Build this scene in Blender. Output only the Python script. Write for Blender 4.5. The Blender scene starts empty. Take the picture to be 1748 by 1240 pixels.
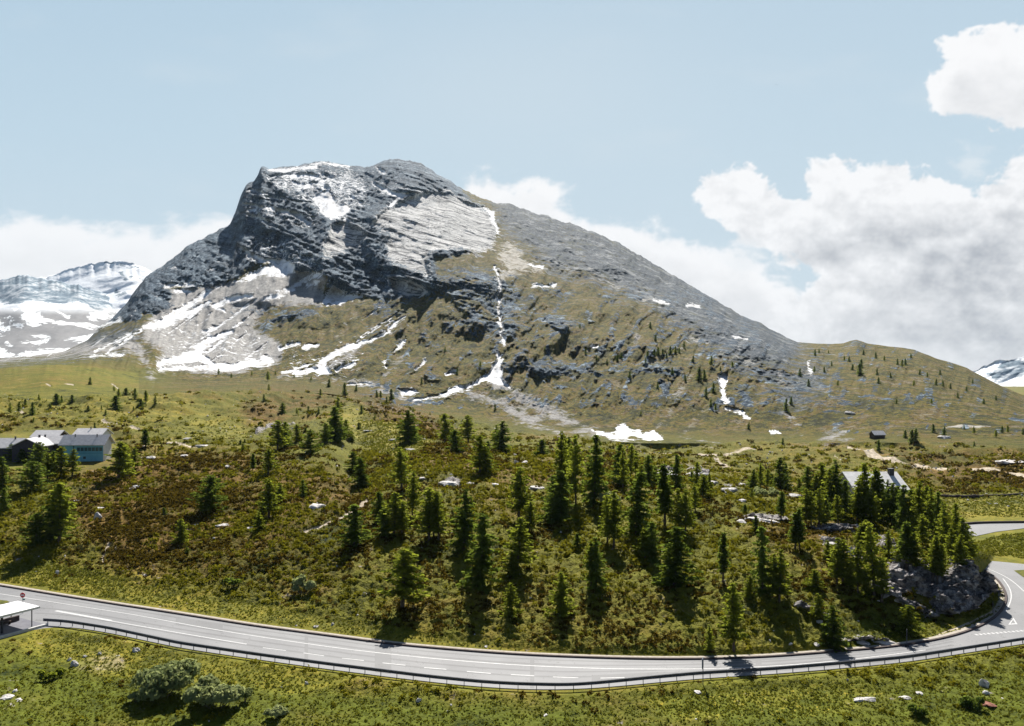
import bpy, bmesh, math, random
import numpy as np
from mathutils import Vector

# ------------------------------------------------------------------ camera, light, exposure
C = bpy.context.scene.collection
SC = bpy.context.scene
F, CX, HY, CH = 1372.0, 874.0, 640.0, 34.0        # focal length / centre / horizon in photo pixels, camera height
SUN_AZ, SUN_EL = math.radians(3), math.radians(43)
EXPOSURE = 1.0

cam_d = bpy.data.cameras.new("camera")
cam = bpy.data.objects.new("camera", cam_d)
C.objects.link(cam)
cam.location = (0, 0, CH)
cam.rotation_euler = (math.radians(90), 0, 0)
cam_d.sensor_width = 36.0
cam_d.lens = 36.0 * F / 1748.0
cam_d.shift_y = (HY - 620.0) / 1748.0
cam_d.clip_start, cam_d.clip_end = 0.5, 40000
SC.camera = cam

world = bpy.data.worlds.new("World")
SC.world = world
world.use_nodes = True
wn = world.node_tree
sky = wn.nodes.new("ShaderNodeTexSky")
sky.sky_type = 'NISHITA'
sky.sun_disc = False
sky.sun_elevation, sky.sun_rotation = SUN_EL, SUN_AZ
sky.altitude = 2000
sky.air_density, sky.dust_density = 0.75, 0.4
bg = wn.nodes["Background"]
bg.inputs[1].default_value = 0.05
wn.links.new(sky.outputs[0], bg.inputs[0])

sd = bpy.data.lights.new("sun", 'SUN')
sd.energy, sd.angle, sd.color = 5.0, math.radians(0.5), (1.0, 0.955, 0.88)
sun = bpy.data.objects.new("sun", sd)
C.objects.link(sun)
sv = Vector((math.sin(SUN_AZ) * math.cos(SUN_EL), math.cos(SUN_AZ) * math.cos(SUN_EL), math.sin(SUN_EL)))
sun.rotation_euler = sv.to_track_quat('Z', 'Y').to_euler()
sun.location = (0, 0, 900)

SC.view_settings.view_transform = 'Standard'
SC.view_settings.look = 'None'
SC.view_settings.exposure = EXPOSURE
SC.view_settings.gamma = 1
SC.render.engine = 'CYCLES'
SC.cycles.use_denoising = True
SC.cycles.max_bounces = 6
SC.cycles.transparent_max_bounces = 6

rng = np.random.default_rng(7)
random.seed(7)

# ------------------------------------------------------------------ numeric helpers
_GT = {}
def gnoise(x, y, seed=0):
    if seed not in _GT:
        r = np.random.default_rng(seed + 100)
        a = r.uniform(0, 2 * np.pi, (256, 256))
        _GT[seed] = (np.cos(a).astype(np.float32), np.sin(a).astype(np.float32))
    gx, gy = _GT[seed]
    x = np.asarray(x, np.float64); y = np.asarray(y, np.float64)
    xi = np.floor(x).astype(np.int64); yi = np.floor(y).astype(np.int64)
    xf = (x - xi).astype(np.float32); yf = (y - yi).astype(np.float32)
    u = xf * xf * xf * (xf * (xf * 6 - 15) + 10); v = yf * yf * yf * (yf * (yf * 6 - 15) + 10)
    x0, x1, y0, y1 = xi & 255, (xi + 1) & 255, yi & 255, (yi + 1) & 255
    a = gx[x0, y0] * xf + gy[x0, y0] * yf
    b = gx[x1, y0] * (xf - 1) + gy[x1, y0] * yf
    c = gx[x0, y1] * xf + gy[x0, y1] * (yf - 1)
    d = gx[x1, y1] * (xf - 1) + gy[x1, y1] * (yf - 1)
    return (a + u * (b - a) + v * ((c + u * (d - c)) - (a + u * (b - a)))) * 1.45

def fbm(x, y, octv=4, seed=0, gain=0.5):
    s = 0; a = 1.0; t = 0; f = 1.0
    for k in range(octv):
        s = s + a * gnoise(x * f + 17.3 * k, y * f - 9.1 * k, seed + k)
        t += a; a *= gain; f *= 2.03
    return s / t * 1.35

def ridged(x, y, octv=4, seed=0, gain=0.55):
    s = 0; a = 1.0; t = 0; f = 1.0
    for k in range(octv):
        s = s + a * (1 - np.abs(gnoise(x * f + 7.3 * k, y * f + 3.1 * k, seed + k)) * 2)
        t += a; a *= gain; f *= 2.07
    return s / t

def sstep(a, b, x):
    t = np.clip((x - a) / (b - a), 0, 1)
    return t * t * (3 - 2 * t)

def poly_sdf(px, py, pts):
    """signed distance (negative inside) to a closed outline"""
    pts = np.asarray(pts, float)
    d2 = np.full(px.shape, 1e12); inside = np.zeros(px.shape, bool)
    for (ax, ay), (bx, by) in zip(pts, np.roll(pts, -1, 0)):
        ex, ey = bx - ax, by - ay
        t = np.clip(((px - ax) * ex + (py - ay) * ey) / (ex * ex + ey * ey + 1e-9), 0, 1)
        d2 = np.minimum(d2, (px - ax - t * ex) ** 2 + (py - ay - t * ey) ** 2)
        cond = ((ay > py) != (by > py))
        xx = ax + (py - ay) / (by - ay + 1e-12) * ex
        inside ^= cond & (px < xx)
    d = np.sqrt(d2)
    return np.where(inside, -d, d)

def stroke_sdf(px, py, pts):
    d = np.full(px.shape, 1e6)
    for (ax, ay, aw), (bx, by, bw) in zip(pts[:-1], pts[1:]):
        ex, ey = bx - ax, by - ay
        t = np.clip(((px - ax) * ex + (py - ay) * ey) / (ex * ex + ey * ey + 1e-9), 0, 1)
        d = np.minimum(d, np.hypot(px - ax - t * ex, py - ay - t * ey) - (aw + (bw - aw) * t))
    return d

def paint(dst, px, py, shapes, soft=5.0, warp=None, val=1.0):
    """raise dst towards 1 inside the shapes; 0.5 is the outline"""
    for sh in shapes:
        a = np.asarray(sh, float)
        m = soft * 2 + 8 + (a[:, 2].max() if a.shape[1] == 3 else 0)
        sel = np.where((px > a[:, 0].min() - m) & (px < a[:, 0].max() + m) & (py > a[:, 1].min() - m) & (py < a[:, 1].max() + m))
        if len(sel[0]) == 0:
            continue
        qx, qy = px[sel], py[sel]
        if warp is not None:
            qx = qx + warp[0][sel]; qy = qy + warp[1][sel]
        d = stroke_sdf(qx, qy, a) if a.shape[1] == 3 else poly_sdf(qx, qy, a)
        dst[sel] = np.maximum(dst[sel], np.clip(0.5 - d / (2 * soft), 0, 1) * val)

def flat_pt(x, y, z=0.0):
    """photo pixel -> point on the level plane z"""
    D = F * (CH - z) / (y - HY)
    return ((x - CX) / F * D, D, z)

# ------------------------------------------------------------------ object helpers
def tag(o, label=None, cat=None, group=None, kind=None):
    for k, v in (("label", label), ("category", cat), ("group", group), ("kind", kind)):
        if v:
            o[k] = v
    return o

def empty(name, loc, rz=0.0):
    o = bpy.data.objects.new(name, None)
    C.objects.link(o)
    o.location = loc; o.rotation_euler = (0, 0, rz); o.empty_display_size = 0.3
    return o

def mesh_np(name, verts, faces, mat=None, parent=None, smooth=True):
    """faces: (n,3) or (n,4) int array"""
    me = bpy.data.meshes.new(name)
    verts = np.asarray(verts, np.float32).reshape(-1, 3); faces = np.asarray(faces, np.int32)
    n, k = faces.shape
    me.vertices.add(len(verts)); me.vertices.foreach_set("co", verts.ravel())
    me.loops.add(n * k); me.loops.foreach_set("vertex_index", faces.ravel())
    me.polygons.add(n)
    me.polygons.foreach_set("loop_start", np.arange(0, n * k, k, dtype=np.int32))
    me.polygons.foreach_set("loop_total", np.full(n, k, np.int32))
    me.update(calc_edges=True)
    me.polygons.foreach_set("use_smooth", np.full(n, smooth, bool))
    if mat:
        me.materials.append(mat)
    o = bpy.data.objects.new(name, me)
    C.objects.link(o)
    if parent:
        o.parent = parent
    return o

def add_attr(o, name, arr):
    a = o.data.attributes.new(name, 'FLOAT', 'POINT')
    a.data.foreach_set("value", np.asarray(arr, np.float32).ravel())

class MB:
    """collects boxes, tubes and polygons into ONE mesh"""
    def __init__(s):
        s.v = []; s.f = []
    def poly(s, pts):
        i = len(s.v); s.v += [tuple(p) for p in pts]; s.f.append(list(range(i, i + len(pts))))
    def hexa(s, p):
        i = len(s.v); s.v += [tuple(q) for q in p]
        for q in ((0, 3, 2, 1), (4, 5, 6, 7), (0, 1, 5, 4), (1, 2, 6, 5), (2, 3, 7, 6), (3, 0, 4, 7)):
            s.f.append([i + k for k in q])
    def box(s, x0, x1, y0, y1, z0, z1):
        s.hexa([(x0, y0, z0), (x1, y0, z0), (x1, y1, z0), (x0, y1, z0), (x0, y0, z1), (x1, y0, z1), (x1, y1, z1), (x0, y1, z1)])
    def tube(s, a, b, r0, r1=None, n=10):
        r1 = r0 if r1 is None else r1
        a, b = Vector(a), Vector(b); d = (b - a).normalized()
        u = d.cross(Vector((0, 0, 1)) if abs(d.z) < .9 else Vector((1, 0, 0))).normalized(); w = d.cross(u)
        i = len(s.v)
        for k in range(n):
            t = 2 * math.pi * k / n; e = u * math.cos(t) + w * math.sin(t)
            s.v += [tuple(a + e * r0), tuple(b + e * r1)]
        for k in range(n):
            j = (k + 1) % n
            s.f.append([i + 2 * k, i + 2 * j, i + 2 * j + 1, i + 2 * k + 1])
        s.f.append([i + 2 * k for k in range(n)][::-1]); s.f.append([i + 2 * k + 1 for k in range(n)])
    def build(s, name, mat, parent=None, bevel=0):
        me = bpy.data.meshes.new(name)
        me.from_pydata(s.v, [], s.f); me.update()
        bm = bmesh.new(); bm.from_mesh(me)
        bmesh.ops.recalc_face_normals(bm, faces=bm.faces)
        if bevel:
            bmesh.ops.bevel(bm, geom=bm.edges[:], offset=bevel, segments=1, affect='EDGES')
        bm.to_mesh(me); bm.free()
        if mat:
            me.materials.append(mat)
        o = bpy.data.objects.new(name, me)
        C.objects.link(o)
        if parent:
            o.parent = parent
        return o

# ------------------------------------------------------------------ materials
class NT:
    def __init__(s, name):
        s.m = bpy.data.materials.new(name); s.m.use_nodes = True
        s.t = s.m.node_tree; s.b = s.t.nodes["Principled BSDF"]; s.out = s.t.nodes["Material Output"]
        s.pos = s.n("ShaderNodeNewGeometry").outputs["Position"]
    def n(s, ty, **kw):
        o = s.t.nodes.new(ty)
        for k, v in kw.items():
            setattr(o, k, v)
        return o
    def put(s, sock, v):
        if isinstance(v, bpy.types.NodeSocket):
            s.t.links.new(v, sock)
        elif v is not None:
            if sock.type == 'RGBA' and not hasattr(v, '__len__'):
                v = (v, v, v, 1)
            elif sock.type == 'RGBA' and len(v) == 3:
                v = (*v, 1)
            sock.default_value = v
    def math(s, op, a, b=None, c=None, clamp=False):
        o = s.n("ShaderNodeMath", operation=op, use_clamp=clamp)
        for i, v in enumerate((a, b, c)):
            if v is not None:
                s.put(o.inputs[i], v)
        return o.outputs[0]
    def noise(s, scale, detail=3, rough=.5, vec=None, dist=0.0):
        o = s.n("ShaderNodeTexNoise")
        s.put(o.inputs["Vector"], vec or s.pos)
        o.inputs["Scale"].default_value = scale; o.inputs["Detail"].default_value = detail
        o.inputs["Roughness"].default_value = rough; o.inputs["Distortion"].default_value = dist
        return o.outputs[0]
    def voro(s, scale, feature='F1', vec=None, out=0):
        o = s.n("ShaderNodeTexVoronoi", feature=feature)
        s.put(o.inputs["Vector"], vec or s.pos); o.inputs["Scale"].default_value = scale
        return o.outputs[out]
    def mapv(s, scale=(1, 1, 1), rot=(0, 0, 0), vec=None):
        if any(rot):                                    # turn first, stretch afterwards
            q = s.n("ShaderNodeMapping"); s.put(q.inputs[0], vec or s.pos); q.inputs["Rotation"].default_value = rot; vec = q.outputs[0]
        o = s.n("ShaderNodeMapping"); s.put(o.inputs[0], vec or s.pos)
        o.inputs["Scale"].default_value = scale
        return o.outputs[0]
    def ramp(s, fac, stops, interp='LINEAR'):
        o = s.n("ShaderNodeValToRGB"); s.put(o.inputs[0], fac)
        e = o.color_ramp.elements; o.color_ramp.interpolation = interp
        while len(e) < len(stops):
            e.new(0.5)
        for k, (p, c) in enumerate(stops):
            e[k].position = p; e[k].color = (*c, 1) if hasattr(c, '__len__') else (c, c, c, 1)
        return o.outputs[0]
    def mix(s, fac, a, b, mode='MIX'):
        o = s.n("ShaderNodeMix", data_type='RGBA', blend_type=mode)
        s.put(o.inputs[0], fac); s.put(o.inputs[6], a); s.put(o.inputs[7], b)
        return o.outputs[2]
    def attr(s, name):
        o = s.n("ShaderNodeAttribute", attribute_name=name)
        return o.outputs["Fac"]
    def edge(s, m, nz, k=0.5, w=0.08):
        k = k * 2.6
        """crisp, noise-broken outline of a mask whose 0.5 is the outline"""
        v = s.math('ADD', m, s.math('MULTIPLY', s.math('SUBTRACT', nz, 0.5), k))
        o = s.n("ShaderNodeMapRange", interpolation_type='SMOOTHSTEP')
        s.put(o.inputs[0], v); o.inputs[1].default_value = 0.5 - w; o.inputs[2].default_value = 0.5 + w
        return o.outputs[0]
    def bump(s, h, dist, strength=1.0, normal=None):
        o = s.n("ShaderNodeBump"); s.put(o.inputs["Height"], h)
        o.inputs["Distance"].default_value = dist; o.inputs["Strength"].default_value = strength
        if normal:
            s.put(o.inputs["Normal"], normal)
        return o.outputs[0]
    def finish(s, col, rough=.9, normal=None, spec=0.2):
        s.put(s.b.inputs["Base Color"], col); s.put(s.b.inputs["Roughness"], rough)
        s.b.inputs["Specular IOR Level"].default_value = spec
        if normal:
            s.put(s.b.inputs["Normal"], normal)
        return s.m

def plain(name, c0, c1, scale=2.0, rough=.8, spec=.3, bump=0.0, metal=0.0):
    t = NT(name)
    nz = t.noise(scale, 4, .6)
    m = t.finish(t.ramp(nz, [(.3, c0), (.7, c1)]), rough, t.bump(t.noise(scale * 6, 3), bump) if bump else None, spec)
    t.b.inputs["Metallic"].default_value = metal
    return m

def vegetation_color(t):
    """grass, heath and meadow cover, driven by where each grows"""
    nL, nM, nS, nX = t.noise(.016, 4, .6), t.noise(.11, 5, .65), t.noise(.7, 4, .65), t.noise(3.0, 3, .6)
    mix_ms = t.math('ADD', t.math('ADD', t.math('MULTIPLY', nL, .22), t.math('MULTIPLY', nM, .36)), t.math('ADD', t.math('MULTIPLY', nS, .26), t.math('MULTIPLY', nX, .16)))
    grass = t.ramp(mix_ms, [(.40, (.034, .042, .004)), (.46, (.110, .106, .009)), (.53, (.148, .147, .012)), (.61, (.205, .185, .022))])
    heath = t.ramp(mix_ms, [(.40, (.020, .015, .004)), (.47, (.078, .052, .010)), (.53, (.145, .090, .016)), (.61, (.23, .14, .036))])
    meadow = t.ramp(mix_ms, [(.40, (.052, .062, .006)), (.5, (.150, .140, .012)), (.60, (.27, .205, .024))])
    hf = t.math('ADD', t.attr("heath"), t.math('MULTIPLY', t.math('SUBTRACT', t.math('ADD', t.math('MULTIPLY', nL, .5), t.math('MULTIPLY', nM, .5)), .5), 2.6))
    col = t.mix(t.ramp(hf, [(.30, 0), (.75, 1)]), grass, heath)
    col = t.mix(t.edge(t.attr("meadow"), nM, .9, .25), col, meadow)
    col = t.mix(t.math('MULTIPLY', t.attr("green"), .8), col, t.mix(1.0, col, (.62, .80, .60), 'MULTIPLY'))
    return col, (nL, nM, nS, nX, mix_ms)

def ground_material():
    t = NT("ground_cover")
    col, (nL, nM, nS, nX, mm) = vegetation_color(t)
    flow = t.math('GREATER_THAN', t.noise(2.2, 2, .7), .645)
    col = t.mix(t.math('MULTIPLY', flow, t.math('MULTIPLY', t.attr("meadow"), .75)), col, (.42, .31, .03))
    soil = t.ramp(nS, [(.35, (.24, .19, .13)), (.62, (.50, .43, .33))])
    col = t.mix(t.edge(t.attr("path"), nM, .22, .12), col, soil)
    scree = t.ramp(t.voro(1.1), [(.0, (.32, .28, .25)), (.5, (.2, .17, .15)), (.8, (.07, .06, .05))])
    col = t.mix(t.edge(t.attr("scree"), t.math('ADD', t.math('MULTIPLY', nM, .5), t.math('MULTIPLY', nS, .5)), 1.5, .14), col, scree)
    rock = t.ramp(t.noise(.9, 8, .72), [(.36, (.045, .04, .04)), (.47, (.21, .19, .18)), (.6, (.56, .525, .49))])
    rk = t.edge(t.attr("rock"), t.math('ADD', t.math('MULTIPLY', nM, .45), t.math('MULTIPLY', nS, .55)), 1.3, .07)
    rock = t.mix(1.0, rock, (.72, .72, .74), 'MULTIPLY')
    col = t.mix(rk, col, rock)
    snow = t.edge(t.attr("snow"), nM, .8, .06)
    col = t.mix(snow, col, (.86, .87, .88))
    h = t.math('ADD', t.math('MULTIPLY', nS, .6), t.math('MULTIPLY', nX, .4))
    h = t.math('MULTIPLY', h, t.attr("rough"))
    return t.finish(col, .95, t.bump(h, .9), .12)

def mountain_material():
    t = NT("mountain_rock_and_grass")
    col, (nL, nM, nS, nX, mm) = vegetation_color(t)
    # alpine slope cover: rust, olive and dark dwarf shrub in broad patches
    nA, nB, nC = t.noise(.022, 6, .68), t.noise(.06, 6, .7), t.noise(.16, 5, .7)
    nD, nE = t.noise(.33, 4, .7), t.noise(1.0, 5, .66, t.mapv((.085, .02, .02)))
    ab = t.math('ADD', t.math('MULTIPLY', nA, .36), t.math('ADD', t.math('MULTIPLY', nC, .34), t.math('MULTIPLY', nE, .30)))
    slope = t.ramp(ab, [(.40, (.016, .022, .004)), (.45, (.060, .062, .006)), (.50, (.135, .118, .009)), (.55, (.165, .105, .014)), (.62, (.215, .150, .05))])
    slope = t.mix(t.ramp(t.math('ADD', t.math('MULTIPLY', nA, .6), t.math('MULTIPLY', nB, .4)), [(.46, 0), (.56, .8)]), slope, t.ramp(nC, [(.36, (.028, .034, .005)), (.47, (.105, .112, .010)), (.58, (.20, .178, .020))]))
    pz = t.noise(.05, 9, .80)
    pat = t.ramp(pz, [(.40, (.006, .010, .003)), (.45, (.040, .048, .006)), (.485, (.145, .132, .012)), (.515, (.25, .20, .022)), (.55, (.19, .090, .022)), (.60, (.34, .30, .40))])
    slope = t.mix(.68, slope, pat)
    slope = t.mix(t.ramp(nD, [(.51, 0), (.59, .85)]), slope, (.018, .024, .006))
    slope = t.mix(t.ramp(t.voro(.11), [(.10, .8), (.24, 0)]), slope, (.014, .022, .006))
    slope = t.mix(t.ramp(t.math('ADD', t.math('MULTIPLY', t.noise(.42, 4, .75), .6), t.math('MULTIPLY', nB, .4)), [(.575, 0), (.62, .85)]), slope, (.34, .32, .29))
    sp = t.math('ADD', t.math('MULTIPLY', nA, .3), t.math('ADD', t.math('MULTIPLY', nB, .4), t.math('MULTIPLY', nC, .3)))
    # bluish boulder field
    bf = t.ramp(t.voro(.17), [(.0, (.36, .37, .37)), (.3, (.17, .19, .20)), (.6, (.022, .034, .045))])
    bf = t.mix(t.ramp(t.noise(.03, 5, .65), [(.42, 0), (.58, .8)]), bf, (.075, .10, .125))
    bf = t.mix(t.ramp(t.noise(.45, 5, .75), [(.48, 0), (.58, .7)]), bf, (.36, .36, .35))
    bf = t.mix(t.ramp(t.noise(.018, 7, .74), [(.42, 0), (.5, .85), (.56, .2)]), bf, (.045, .060, .078))
    bf = t.mix(t.ramp(t.noise(.024, 8, .78, t.mapv((1, 1, 1), (0, .3, 0))), [(.53, 0), (.60, .8)]), bf, (.40, .395, .38))
    bf = t.mix(t.ramp(t.noise(.03, 8, .76), [(.55, 0), (.62, .6)]), bf, (.105, .10, .025))
    slope = t.mix(1.0, slope, (.84, .82, .42), 'MULTIPLY')
    slope = t.mix(t.attr("low"), slope, col)
    bf = t.mix(1.0, bf, (.88, .92, .96), 'MULTIPLY')
    c = t.mix(t.edge(t.attr("boulders"), sp, 1.7, .16), slope, bf)
    scree = t.mix(t.ramp(t.noise(.07, 7, .72), [(.32, 0), (.7, 1)]), (.27, .26, .25), (.52, .50, .47))
    scree = t.mix(t.ramp(t.noise(.5, 4, .7), [(.52, 0), (.62, .75)]), scree, (.12, .115, .11))
    c = t.mix(t.edge(t.attr("scree"), sp, 1.2, .14), c, scree)
    sand = t.mix(t.ramp(nC, [(.35, 0), (.65, 1)]), (.36, .325, .27), (.60, .565, .50))
    c = t.mix(t.edge(t.attr("path"), sp, 1.3, .16), c, sand)
    # dark gneiss, its tones deepened to carry cliff shade; strata dipping to the right
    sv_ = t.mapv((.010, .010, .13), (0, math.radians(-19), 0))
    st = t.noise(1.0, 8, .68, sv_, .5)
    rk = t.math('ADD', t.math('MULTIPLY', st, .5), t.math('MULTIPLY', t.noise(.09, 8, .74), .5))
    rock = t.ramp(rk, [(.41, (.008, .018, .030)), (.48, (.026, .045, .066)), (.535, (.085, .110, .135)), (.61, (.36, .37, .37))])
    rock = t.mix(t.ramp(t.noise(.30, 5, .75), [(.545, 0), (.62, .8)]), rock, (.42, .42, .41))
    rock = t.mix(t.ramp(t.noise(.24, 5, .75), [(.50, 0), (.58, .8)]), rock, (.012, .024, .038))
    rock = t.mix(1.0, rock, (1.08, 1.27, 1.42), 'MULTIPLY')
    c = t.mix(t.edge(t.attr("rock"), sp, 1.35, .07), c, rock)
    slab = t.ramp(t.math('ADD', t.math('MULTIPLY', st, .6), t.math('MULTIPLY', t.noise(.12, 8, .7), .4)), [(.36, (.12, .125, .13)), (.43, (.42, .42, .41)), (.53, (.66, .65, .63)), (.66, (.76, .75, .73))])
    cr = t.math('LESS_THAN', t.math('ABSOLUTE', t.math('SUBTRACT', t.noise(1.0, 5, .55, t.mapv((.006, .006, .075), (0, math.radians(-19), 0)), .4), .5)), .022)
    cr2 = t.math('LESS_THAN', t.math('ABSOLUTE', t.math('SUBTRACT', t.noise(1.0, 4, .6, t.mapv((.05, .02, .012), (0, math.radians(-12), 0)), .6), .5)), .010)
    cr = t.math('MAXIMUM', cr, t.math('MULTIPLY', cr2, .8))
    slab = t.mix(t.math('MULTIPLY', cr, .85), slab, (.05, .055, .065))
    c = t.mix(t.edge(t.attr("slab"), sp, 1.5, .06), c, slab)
    sn = t.math('ADD', t.math('MULTIPLY', nB, .4), t.math('MULTIPLY', nC, .6))
    snow = t.edge(t.attr("snow"), sn, 1.15, .05)
    snow = t.math('MULTIPLY', snow, t.ramp(t.noise(.22, 6, .78), [(.33, 0), (.40, 1)]))
    c = t.mix(snow, c, t.ramp(t.math('ADD', t.math('MULTIPLY', nC, .5), t.math('MULTIPLY', t.noise(1.0, 5, .7, t.mapv((.05, .015, .02), (0, math.radians(30), 0))), .5)), [(.41, (.50, .475, .45)), (.50, (.84, .845, .85))]))
    hh = t.math('ADD', t.math('MULTIPLY', t.noise(.16, 9, .72), t.math('ADD', t.math('MULTIPLY', t.math('SUBTRACT', 1, snow), .85), .12)), 0)
    return t.finish(c, .92, t.bump(hh, 5.0), .15)

# ------------------------------------------------------------------ the lie of the land
def ip(x, tab):
    a = np.asarray(tab, float)
    return np.interp(x, a[:, 0], a[:, 1])
NE = [(-400, 1150), (-150, 1120), (0, 1092), (40, 1078), (74, 1066), (110, 1068), (186, 1080), (305, 1106), (406, 1121), (440, 1126), (556, 1142), (643, 1153), (730, 1164),
      (817, 1173), (880, 1177), (973, 1179), (1025, 1175), (1112, 1166), (1199, 1158), (1320, 1151), (1438, 1141), (1545, 1131), (1648, 1115), (1748, 1099), (2000, 1062)]
FE = [(-400, 945), (-150, 978), (0, 1001), (102, 1018), (203, 1034), (290, 1047), (440, 1071), (556, 1086), (672, 1102), (788, 1112), (880, 1119), (996, 1124), (1112, 1127),
      (1199, 1127), (1320, 1123), (1438, 1113), (1527, 1106), (1573, 1099), (1620, 1090), (1655, 1080), (1690, 1063), (1705, 1054), (1721, 1028), (1720, 1013), (1714, 1001),
      (1702, 987), (1684, 974), (1666, 966), (1657, 958)]
BR_TOP = [(1658, 955), (1684, 957), (1728, 960), (1748, 964), (2000, 985)]
UP_ROAD = [(1640, 897), (1661, 894), (1748, 893), (2000, 890), (2000, 895), (1748, 902), (1700, 908), (1662, 916), (1640, 917)]
ROAD_POLY = NE + BR_TOP[::-1] + FE[::-1]

def curves(x):
    """control lines across the view: picture row and distance; bottom to top"""
    def D_of(y, z):
        return F * (CH - z) / (y - HY)
    cur = []
    ne = ip(x, NE) + 5
    fe_low = ip(x, [p for p in FE if p[0] <= 1690][:21] + [(1748, 1052)]) - 4
    cur.append((np.full_like(x, 2616.), np.full_like(x, 25.)))
    cur.append((np.full_like(x, 1330.), D_of(np.full_like(x, 1330.), -1.3)))
    cur.append((ne, D_of(ne, 0)))
    cur.append((fe_low, D_of(fe_low, 0)))
    y3 = ip(x, [(-400, 930), (0, 966), (250, 1004), (450, 1030), (600, 1062), (800, 1086), (1000, 1102), (1200, 1106), (1400, 1096), (1520, 1076), (1600, 1052), (1650, 1048), (1676, 1036), (1690, 1024), (1700, 1016), (1720, 1010), (1748, 1010)])
    cur.append((y3, D_of(y3, ip(x, [(0, .5), (1400, .5), (1690, .3), (1700, 0)]))))
    y4 = ip(x, [(-400, 850), (0, 880), (300, 885), (600, 930), (900, 945), (1150, 955), (1300, 962), (1450, 955), (1530, 940), (1600, 946), (1640, 952), (1660, 960), (1675, 973), (1686, 990), (1695, 1002), (1720, 1002), (1748, 1002)])
    z4 = ip(x, [(0, 5), (300, 5), (600, 5), (900, 5.2), (1200, 5), (1450, 5.2), (1550, 5.8), (1640, 6.2), (1660, 4.8), (1675, 3.4), (1686, 1.7), (1696, .3), (1710, 0)])
    cur.append((y4, D_of(y4, z4)))
    y5 = ip(x, [(-400, 790), (0, 792), (150, 788), (300, 775), (450, 747), (560, 717), (600, 700), (640, 712), (690, 730), (760, 757), (870, 780), (1000, 790), (1150, 805), (1250, 830), (1350, 852), (1450, 868), (1550, 880), (1620, 890), (1660, 918), (1748, 918)])
    z5 = ip(x, [(0, 9), (150, 9), (300, 10), (450, 12), (560, 14), (700, 12), (870, 9), (1000, 8), (1150, 7.2), (1300, 5.5), (1450, 5), (1600, 3.5), (1650, .5), (1665, 0)])
    cur.append((y5, D_of(y5, z5)))
    y6 = ip(x, [(-400, 745), (0, 745), (300, 733), (450, 718), (560, 703), (600, 693), (640, 703), (690, 720), (760, 745), (870, 768), (1000, 777), (1150, 787), (1250, 803), (1350, 820), (1450, 833), (1550, 842), (1620, 848), (1748, 848)])
    d6 = ip(x, [(-400, 290), (0, 290), (300, 330), (450, 390), (560, 470), (640, 450), (700, 405), (870, 330), (1000, 325), (1150, 308), (1250, 285), (1350, 258), (1450, 240), (1550, 230), (1620, 224), (1748, 224)])
    cur.append((y6, d6))
    y7 = ip(x, [(-400, 685), (0, 680), (150, 680), (300, 672), (450, 668), (560, 672), (640, 686), (700, 700), (850, 735), (950, 748), (1080, 757), (1250, 757), (1400, 757), (1500, 755), (1600, 760), (1748, 766)])
    d7 = ip(x, [(-400, 430), (150, 430), (300, 480), (450, 560), (560, 610), (700, 570), (850, 520), (950, 500), (1080, 480), (1250, 480), (1400, 470), (1500, 430), (1600, 420), (1748, 400)])
    cur.append((y7, d7))
    y8 = ip(x, [(-400, 636), (0, 630), (80, 622), (150, 624), (250, 640), (350, 642), (500, 642), (700, 642), (850, 658), (950, 668), (1250, 668), (1400, 668), (1550, 672), (1748, 712)])
    d8 = ip(x, [(-400, 600), (0, 620), (150, 650), (250, 680), (350, 720), (500, 750), (700, 730), (850, 700), (950, 670), (1080, 650), (1250, 640), (1400, 630), (1550, 610), (1748, 540)])
    cur.append((y8, d8))
    y9 = ip(x, [(-400, 628), (0, 622), (100, 614), (180, 590), (250, 560), (350, 550), (500, 530), (600, 520), (700, 510), (800, 505), (900, 510), (1000, 520), (1100, 540), (1200, 562), (1300, 592), (1350, 612), (1400, 628), (1500, 624), (1600, 640), (1700, 672), (1748, 694)])
    d9 = 1.10 * ip(x, [(-400, 650), (0, 680), (100, 740), (180, 860), (250, 930), (350, 980), (500, 1020), (700, 990), (900, 970), (1000, 950), (1100, 920), (1200, 880), (1300, 820), (1400, 770), (1500, 740), (1600, 710), (1700, 650), (1748, 590)])
    cur.append((y9, d9))
    sil = [(-400, 618), (0, 612), (60, 607), (110, 600), (150, 580), (172, 556), (190, 545), (215, 520), (238, 487), (250, 471), (270, 459), (300, 436), (325, 418), (350, 405), (372, 392), (392, 384), (402, 362), (408, 345), (413, 330),
           (420, 316), (432, 311), (440, 301), (446, 285), (450, 284), (458, 288), (475, 289), (490, 284), (520, 279), (545, 277), (560, 274), (575, 280), (600, 283), (622, 286), (640, 280), (655, 275), (668, 272), (678, 271),
           (700, 275), (720, 282), (745, 295), (770, 308), (785, 322), (815, 336), (850, 345), (900, 358), (960, 378), (1000, 392), (1050, 411), (1100, 440), (1150, 470), (1200, 500), (1250, 530), (1300, 553),
           (1340, 575), (1362, 584), (1390, 587), (1420, 588), (1440, 586), (1452, 582), (1462, 580), (1480, 586), (1520, 592), (1560, 597), (1600, 612), (1650, 628), (1700, 655), (1748, 676), (1850, 690)]
    y10 = ip(x, sil)
    d10 = 1.28 * ip(x, [(-400, 640), (0, 760), (110, 900), (150, 1000), (172, 1080), (250, 1250), (390, 1420), (445, 1480), (560, 1600), (680, 1620), (785, 1580), (900, 1480), (1000, 1400), (1100, 1310), (1200, 1210), (1300, 1100), (1362, 1000), (1420, 920), (1460, 890), (1560, 850), (1650, 770), (1748, 650)])
    cur.append((y10, d10))
    Y = np.array([c[0] for c in cur]); Dm = np.array([c[1] for c in cur])
    for k in range(len(Y) - 2, -1, -1):
        Y[k] = np.maximum(Y[k], Y[k + 1] + 4)
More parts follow.
